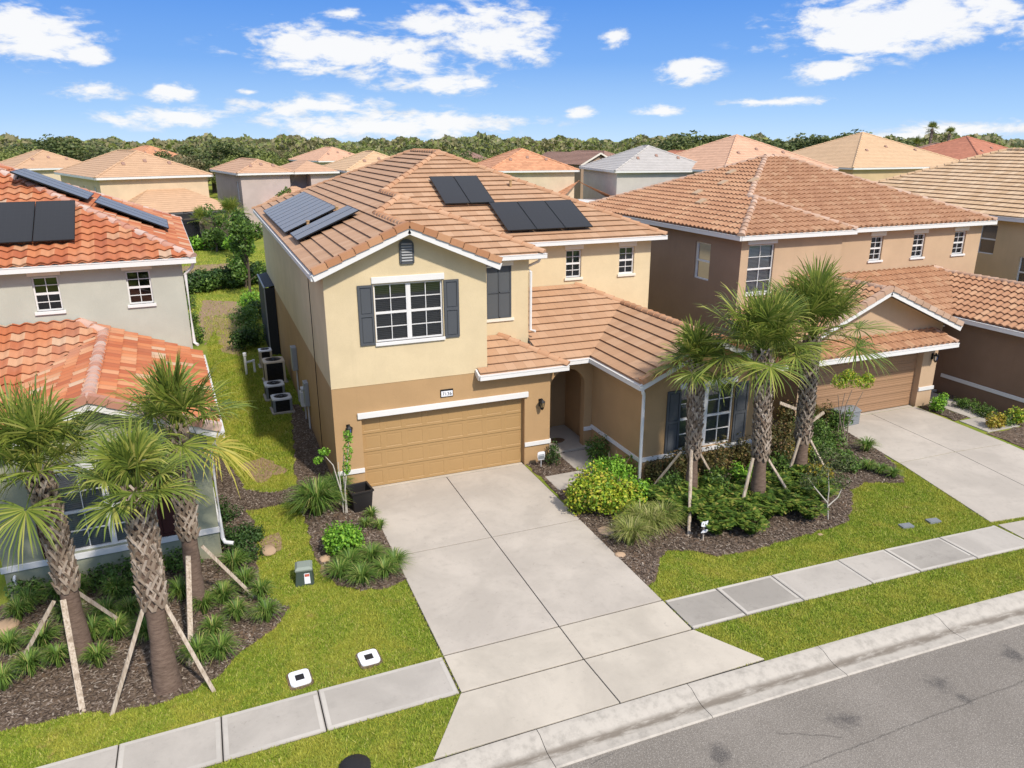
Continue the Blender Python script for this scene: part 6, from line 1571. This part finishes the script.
far_house('distant red-orange roof at the right edge', (985, 165.5), (1060, 163.5), 14, 'red', 'gold')
far_house('distant salmon roof between the lilac-grey and pale yellow houses', (318, 161), (372, 160), 13, 'tanred', 'cream')
far_house('distant low grey roof showing between the cream house ridge and the orange roof', (440, 163), (490, 163), 13, 'brown', 'pale', ze=5.2)

# ------------------------------------------------------------------ far trees
def tree_proto(seed, leaf, h, r, n=3600, ll=.42):
    rng = np.random.default_rng(seed); root = bpy.data.objects.new('tree', None)
    P = []; Dd = []; m = 26
    for i in range(m):
        a = rng.uniform(0, 6.28); q = r*math.sqrt(rng.random())*.85; zz = h*(.35+.6*rng.random()*(1-.45*(q/r)**2)); rr = r*rng.uniform(.22, .42)
        p, d = blob_pts(n//m, (q*math.cos(a), q*math.sin(a), zz), (rr, rr, rr*.75), rng, .45, flat=False); P.append(p); Dd.append(d)
    P = np.concatenate(P); Dd = np.concatenate(Dd)
    me = np_mesh('crown', leaves_at(P, Dd, ll, ll*.7, rng, .6), np.arange(len(P)*4).reshape(-1, 4), LEAF[leaf])
    mb = MB(); mb.tube([(0, 0, -.3), (.1, .1, h*.3), (0, .2, h*.6)], .28, 7, .1)
    for k in range(5): a = k*1.3; mb.tube([(0.05, .1, h*.3), (r*.4*math.cos(a), r*.4*math.sin(a), h*.62)], .1, 5, .03)
    tk = mb.build('trunk', M_['tree_bark']); tmesh, cmesh = tk.data, me.data
    bpy.data.objects.remove(tk); bpy.data.objects.remove(me); bpy.data.objects.remove(root)
    return cmesh, tmesh
PROTO = [('dark broad tree in the wood beyond the houses', tree_proto(1, 'tree_a', 9, 5)), ('dark uneven tree in the wood beyond the houses', tree_proto(2, 'tree_a', 10, 4.2)), ('light green tree in the wood beyond the houses', tree_proto(3, 'tree_b', 8, 4)), ('olive tree in the wood beyond the houses', tree_proto(4, 'tree_c', 8.5, 4.6)), ('mid green tall tree in the wood beyond the houses', tree_proto(5, 'tree_d', 10.5, 3.4)), ('tall pine-like dark tree in the wood beyond the houses', tree_proto(6, 'tree_a', 11, 2.2, 1800, .45)), ('yellow-green broad tree in the wood beyond the houses', tree_proto(7, 'tree_b', 7.5, 5.2))]
rt = random.Random(3)
def far_tree(px, ytop, dist, kind, name='tree', wide=1.0):
    lab, (cm, tm) = PROTO[kind]
    v = ray(px, 150); v = Vector((v.x, v.y, 0)).normalized(); p = v*dist
    h0 = (9.6, 10.6, 8.6, 9.1, 11, 11.3, 8.2)[kind]; zc = dist/FWD.to_2d().length
    v2 = ray(px, ytop); top = CAM_H+v2.z/math.hypot(v2.x, v2.y)*dist; s = max(.45, top/h0)
    root = bpy.data.objects.new(name, None); root.location = (p.x, p.y, 0); root.rotation_euler = (0, 0, rt.uniform(0, 6.28)); root.scale = (s*wide*rt.uniform(.9, 1.25), s*wide*rt.uniform(.9, 1.25), s)
    COL.objects.link(root); tag(root, lab, 'tree', 'trees along the skyline')
    link(bpy.data.objects.new('crown', cm), root); link(bpy.data.objects.new('trunk', tm), root)
TOPS = [(0, 141), (30, 140), (60, 137), (100, 139), (130, 142), (160, 143), (200, 142), (230, 144), (260, 142), (300, 143), (330, 143), (380, 143), (420, 141), (460, 145), (500, 147), (540, 147), (570, 146), (610, 145), (640, 145), (680, 143), (700, 134), (725, 133), (745, 141), (790, 137), (830, 135), (860, 131), (885, 140), (910, 147), (960, 144), (1000, 140), (1024, 142)]
def top_at(px):
    for (a, ya), (b, yb) in zip(TOPS, TOPS[1:]):
        if a <= px <= b: return ya+(yb-ya)*(px-a)/(b-a)
    return 142
px = -150
while px < 1180:
    kind = rt.choice([0, 1, 2, 3, 3, 3, 4, 4, 5, 6]) if px < 650 else rt.choice([0, 0, 1, 1, 2, 4, 5])
    far_tree(px, top_at(px)+rt.uniform(1, 9), rt.uniform(150, 230), kind); px += rt.uniform(9, 17)
px = -100
while px < 1100:
    far_tree(px, top_at(px)+rt.uniform(6, 12), rt.uniform(140, 160), rt.choice([0, 2, 3, 4, 6])); px += rt.uniform(20, 36)
for (px, yt, d, k) in ((698, 129, 150, 0), (722, 128, 152, 1), (745, 137, 150, 0), (770, 134, 160, 1), (792, 132, 155, 0), (815, 133, 152, 0), (842, 129, 150, 1), (866, 128, 154, 0), (888, 136, 158, 0), (910, 142, 150, 4), (985, 138, 152, 2), (955, 143, 150, 3), (60, 133, 160, 0), (92, 135, 158, 4), (210, 138, 160, 0), (415, 139, 165, 1)): far_tree(px, yt, d, k, wide=1.45)
# mass of wood behind them
rng = np.random.default_rng(9); n = 60000; th = rng.uniform(-.85, 1.35, n); dd = rng.uniform(225, 300, n); lump = 9.9+.5*np.sin(th*23)+.45*np.sin(th*57+1)+.5*np.sin(th*131)+.35*np.sin(th*311+2); zz = lump*rng.random(n)**.4
P = np.stack([np.sin(th)*dd, np.cos(th)*dd, zz], 1); D_ = np.tile([[0, -.5, .8]], (n, 1)); pick = rng.random(n)+.25*np.sin(th*41)
for (lo_, hi_, lf_) in ((-9, .45, 'tree_c'), (.45, .8, 'tree_b'), (.8, 9, 'tree_d')):
    q_ = (pick >= lo_) & (pick < hi_); stuff(np_mesh('wood', leaves_at(P[q_], D_[q_], 1.5, 1.1, rng, .8), np.arange(q_.sum()*4).reshape(-1, 4), LEAF[lf_]))
# two skyline fan palms, back-garden palms, banana clump
def far_palm(lab, px, ytop, dist, R, seed):
    v = ray(px, 150); v = Vector((v.x, v.y, 0)).normalized(); p = v*dist; v2 = ray(px, ytop); top = CAM_H+v2.z/math.hypot(v2.x, v2.y)*dist
    palm(lab, p.x, p.y, top-R*.5, .16*R/1.3, R, seed, (.1, .1), 20, .75, 'tall palms on the skyline')
far_palm('taller of the two palms on the skyline at the right', 929, 125, 150, 1.5, 71); far_palm('shorter of the two palms on the skyline at the right', 947, 129.5, 150, 1.5, 72); far_palm('dark stubby palm on the skyline left of the two tall palms', 916, 140, 150, 1.9, 73)
x, y = at(236, 258); palm('back-garden palm in front of the yellow far house', x, y, 3.6, .2, 1.9, 80, (0, 0), 24, .5)
x, y = at(205, 250); palm('smaller back-garden palm beside the screened patio', x, y, 2.6, .16, 1.5, 81, (0, 0), 20, .5)
loose_tree('pine-like green tree at the rear left of the cream house roof', *at(287, 232), 4.8, 1.2, 'mid', 15, 1500, .3)
for i, (px, py) in enumerate(((590, 262), (612, 260), (630, 260), (603, 268), (575, 262))):
    x, y = at(px, py); strap('banana_plant', ('left', 'middle', 'right', 'front', 'far left')[i]+' banana plant with broad bright leaves behind the cream house', 'plant', x, y-1, 2.4, 3.9, 34, .75, ('bright', 'croton', 'bright', 'bright', 'fountain')[i], 'banana plants behind the cream house', 220+i, .8)
for i, px in enumerate((150, 165, 180, 200, 222, 238)):
    x, y = at(px, 250); bush('shrub', 'rounded green shrub along the foot of the screened patio', 'shrub', x, y, 1.2, 1.5, ('mid', 'bright')[i % 2], 500, .3, .2, 'shrubs at the screened patio', 230+i)

# ------------------------------------------------------------------ sky, sun, view
SUN_EL, SUN_OFF = 46.0, 15.0           # sun stands behind the camera, a little to the right
sd = Vector((math.sin(rad(SUN_OFF))*math.cos(rad(SUN_EL)), -math.cos(rad(SUN_OFF))*math.cos(rad(SUN_EL)), math.sin(rad(SUN_EL))))
sun = bpy.data.lights.new('sun', 'SUN'); sun.energy = 2.75; sun.angle = rad(2.5); sun.color = (1.0, .93, .82)
so = link(bpy.data.objects.new('sun', sun)); so.rotation_euler = (-sd).to_track_quat('-Z', 'Y').to_euler(); so.location = sd*60
w = bpy.data.worlds.new("World"); SC.world = w; w.use_nodes = True; nt = w.node_tree; nt.nodes.clear()
class WT(NT):
    def __init__(s): s.t = nt
t = WT()
out = t.n('ShaderNodeOutputWorld'); bg = t.n('ShaderNodeBackground'); nt.links.new(bg.outputs[0], out.inputs[0])
sky = t.n('ShaderNodeTexSky', sky_type='NISHITA'); sky.sun_disc = False; sky.sun_elevation = rad(SUN_EL)
sky.sun_rotation = math.atan2(sd.x, sd.y); sky.altitude = 0; sky.air_density = 1.0; sky.dust_density = .3; sky.ozone_density = 1.0
gen = t.n('ShaderNodeTexCoord').outputs['Generated']; sx = t.n('ShaderNodeSeparateXYZ'); t.l(gen, sx.inputs[0])
az = t.math('ARCTAN2', sx.outputs[0], sx.outputs[1]); el = t.math('ARCSINE', sx.outputs[2])
CL = [(30, 35, 42, 22), (86, 54, 16, 9), (90, 91, 24, 8), (170, 93, 20, 8), (175, 118, 50, 9), (360, 50, 95, 22), (430, 25, 35, 14), (500, 38, 42, 30), (435, 85, 52, 8), (310, 106, 65, 10), (390, 125, 115, 13), (612, 37, 13, 9), (690, 73, 24, 11), (828, 71, 30, 9), (900, 25, 95, 26), (870, 40, 40, 18), (580, 112, 14, 5), (660, 110, 20, 5), (775, 102, 40, 4), (965, 130, 60, 8), (920, 136, 40, 5), (345, 14, 18, 5), (250, 92, 10, 3)]
ndv = t.n('ShaderNodeCombineXYZ'); t.l(az, ndv.inputs[0]); t.l(t.math('MULTIPLY', el, 2.6), ndv.inputs[1])
n1 = t.noise(11, 9, .66, ndv.outputs[0], .4); n2 = t.noise(28, 6, .6, ndv.outputs[0], .3)
val = None
for (px, py, rx, ry) in CL:
    v = ray(px, py).normalized(); a = math.atan2(v.x, v.y); e = math.asin(v.z); k = 1/CAM_F
    da = t.math('DIVIDE', t.math('SUBTRACT', az, a), rx*k*1.05); de = t.math('DIVIDE', t.math('SUBTRACT', el, e), ry*k)
    q = t.math('SUBTRACT', 1.0, t.math('SQRT', t.math('ADD', t.math('MULTIPLY', da, da), t.math('MULTIPLY', de, de))))
    val = q if val is None else t.math('MAXIMUM', val, q)
nn = t.math('ADD', t.math('MULTIPLY', t.math('SUBTRACT', n1, .5), 4.2), t.math('MULTIPLY', t.math('SUBTRACT', n2, .5), 4.0))
mask = t.smooth(t.math('ADD', t.math('MULTIPLY', val, 1.6), nn), -.4, .95)
gate = t.smooth(val, -.75, .1)
mask = t.math('MULTIPLY', mask, gate)
ccol = t.mix(t.smooth(t.math('ADD', n1, t.math('MULTIPLY', val, .25)), .38, .62), (.72, .78, .87, 1), (1.0, 1.0, 1.0, 1))
skyc = t.n('ShaderNodeMix', data_type='RGBA', blend_type='MULTIPLY'); skyc.inputs[0].default_value = 1.0; t.l(sky.outputs[0], skyc.inputs[6]); skyc.inputs[7].default_value = (.20, .20, .20, 1)
low = t.ramp(t.math('MULTIPLY', el, 4.0), [(0, (.34, .47, .62)), (.12, (.25, .40, .61)), (.36, (.13, .275, .56)), (.75, (.052, .175, .50)), (1, (.045, .155, .45))])
hazy = t.mix(.42, skyc.outputs[2], (.62, .60, .56, 1))
skym = t.mix(t.smooth(el, .22, .55), low, hazy)
sc_ = t.n('ShaderNodeMix', data_type='RGBA', blend_type='MULTIPLY'); sc_.inputs[0].default_value = 1.0; t.l(ccol, sc_.inputs[6]); sc_.inputs[7].default_value = (.60, .60, .60, 1)
fin = t.mix(t.math('MULTIPLY', mask, .95), skym, sc_.outputs[2])
nt.links.new(fin, bg.inputs[0]); bg.inputs[1].default_value = 1.0
w['kind'] = 'structure'
vs_ = SC.view_settings; vs_.view_transform = 'Standard'; vs_.look = 'None'; vs_.gamma = 1; vs_.exposure = .72; vs_.use_curve_mapping = False
SC.cycles.max_bounces = 6; SC.cycles.transparent_max_bounces = 12; SC.cycles.use_denoising = True
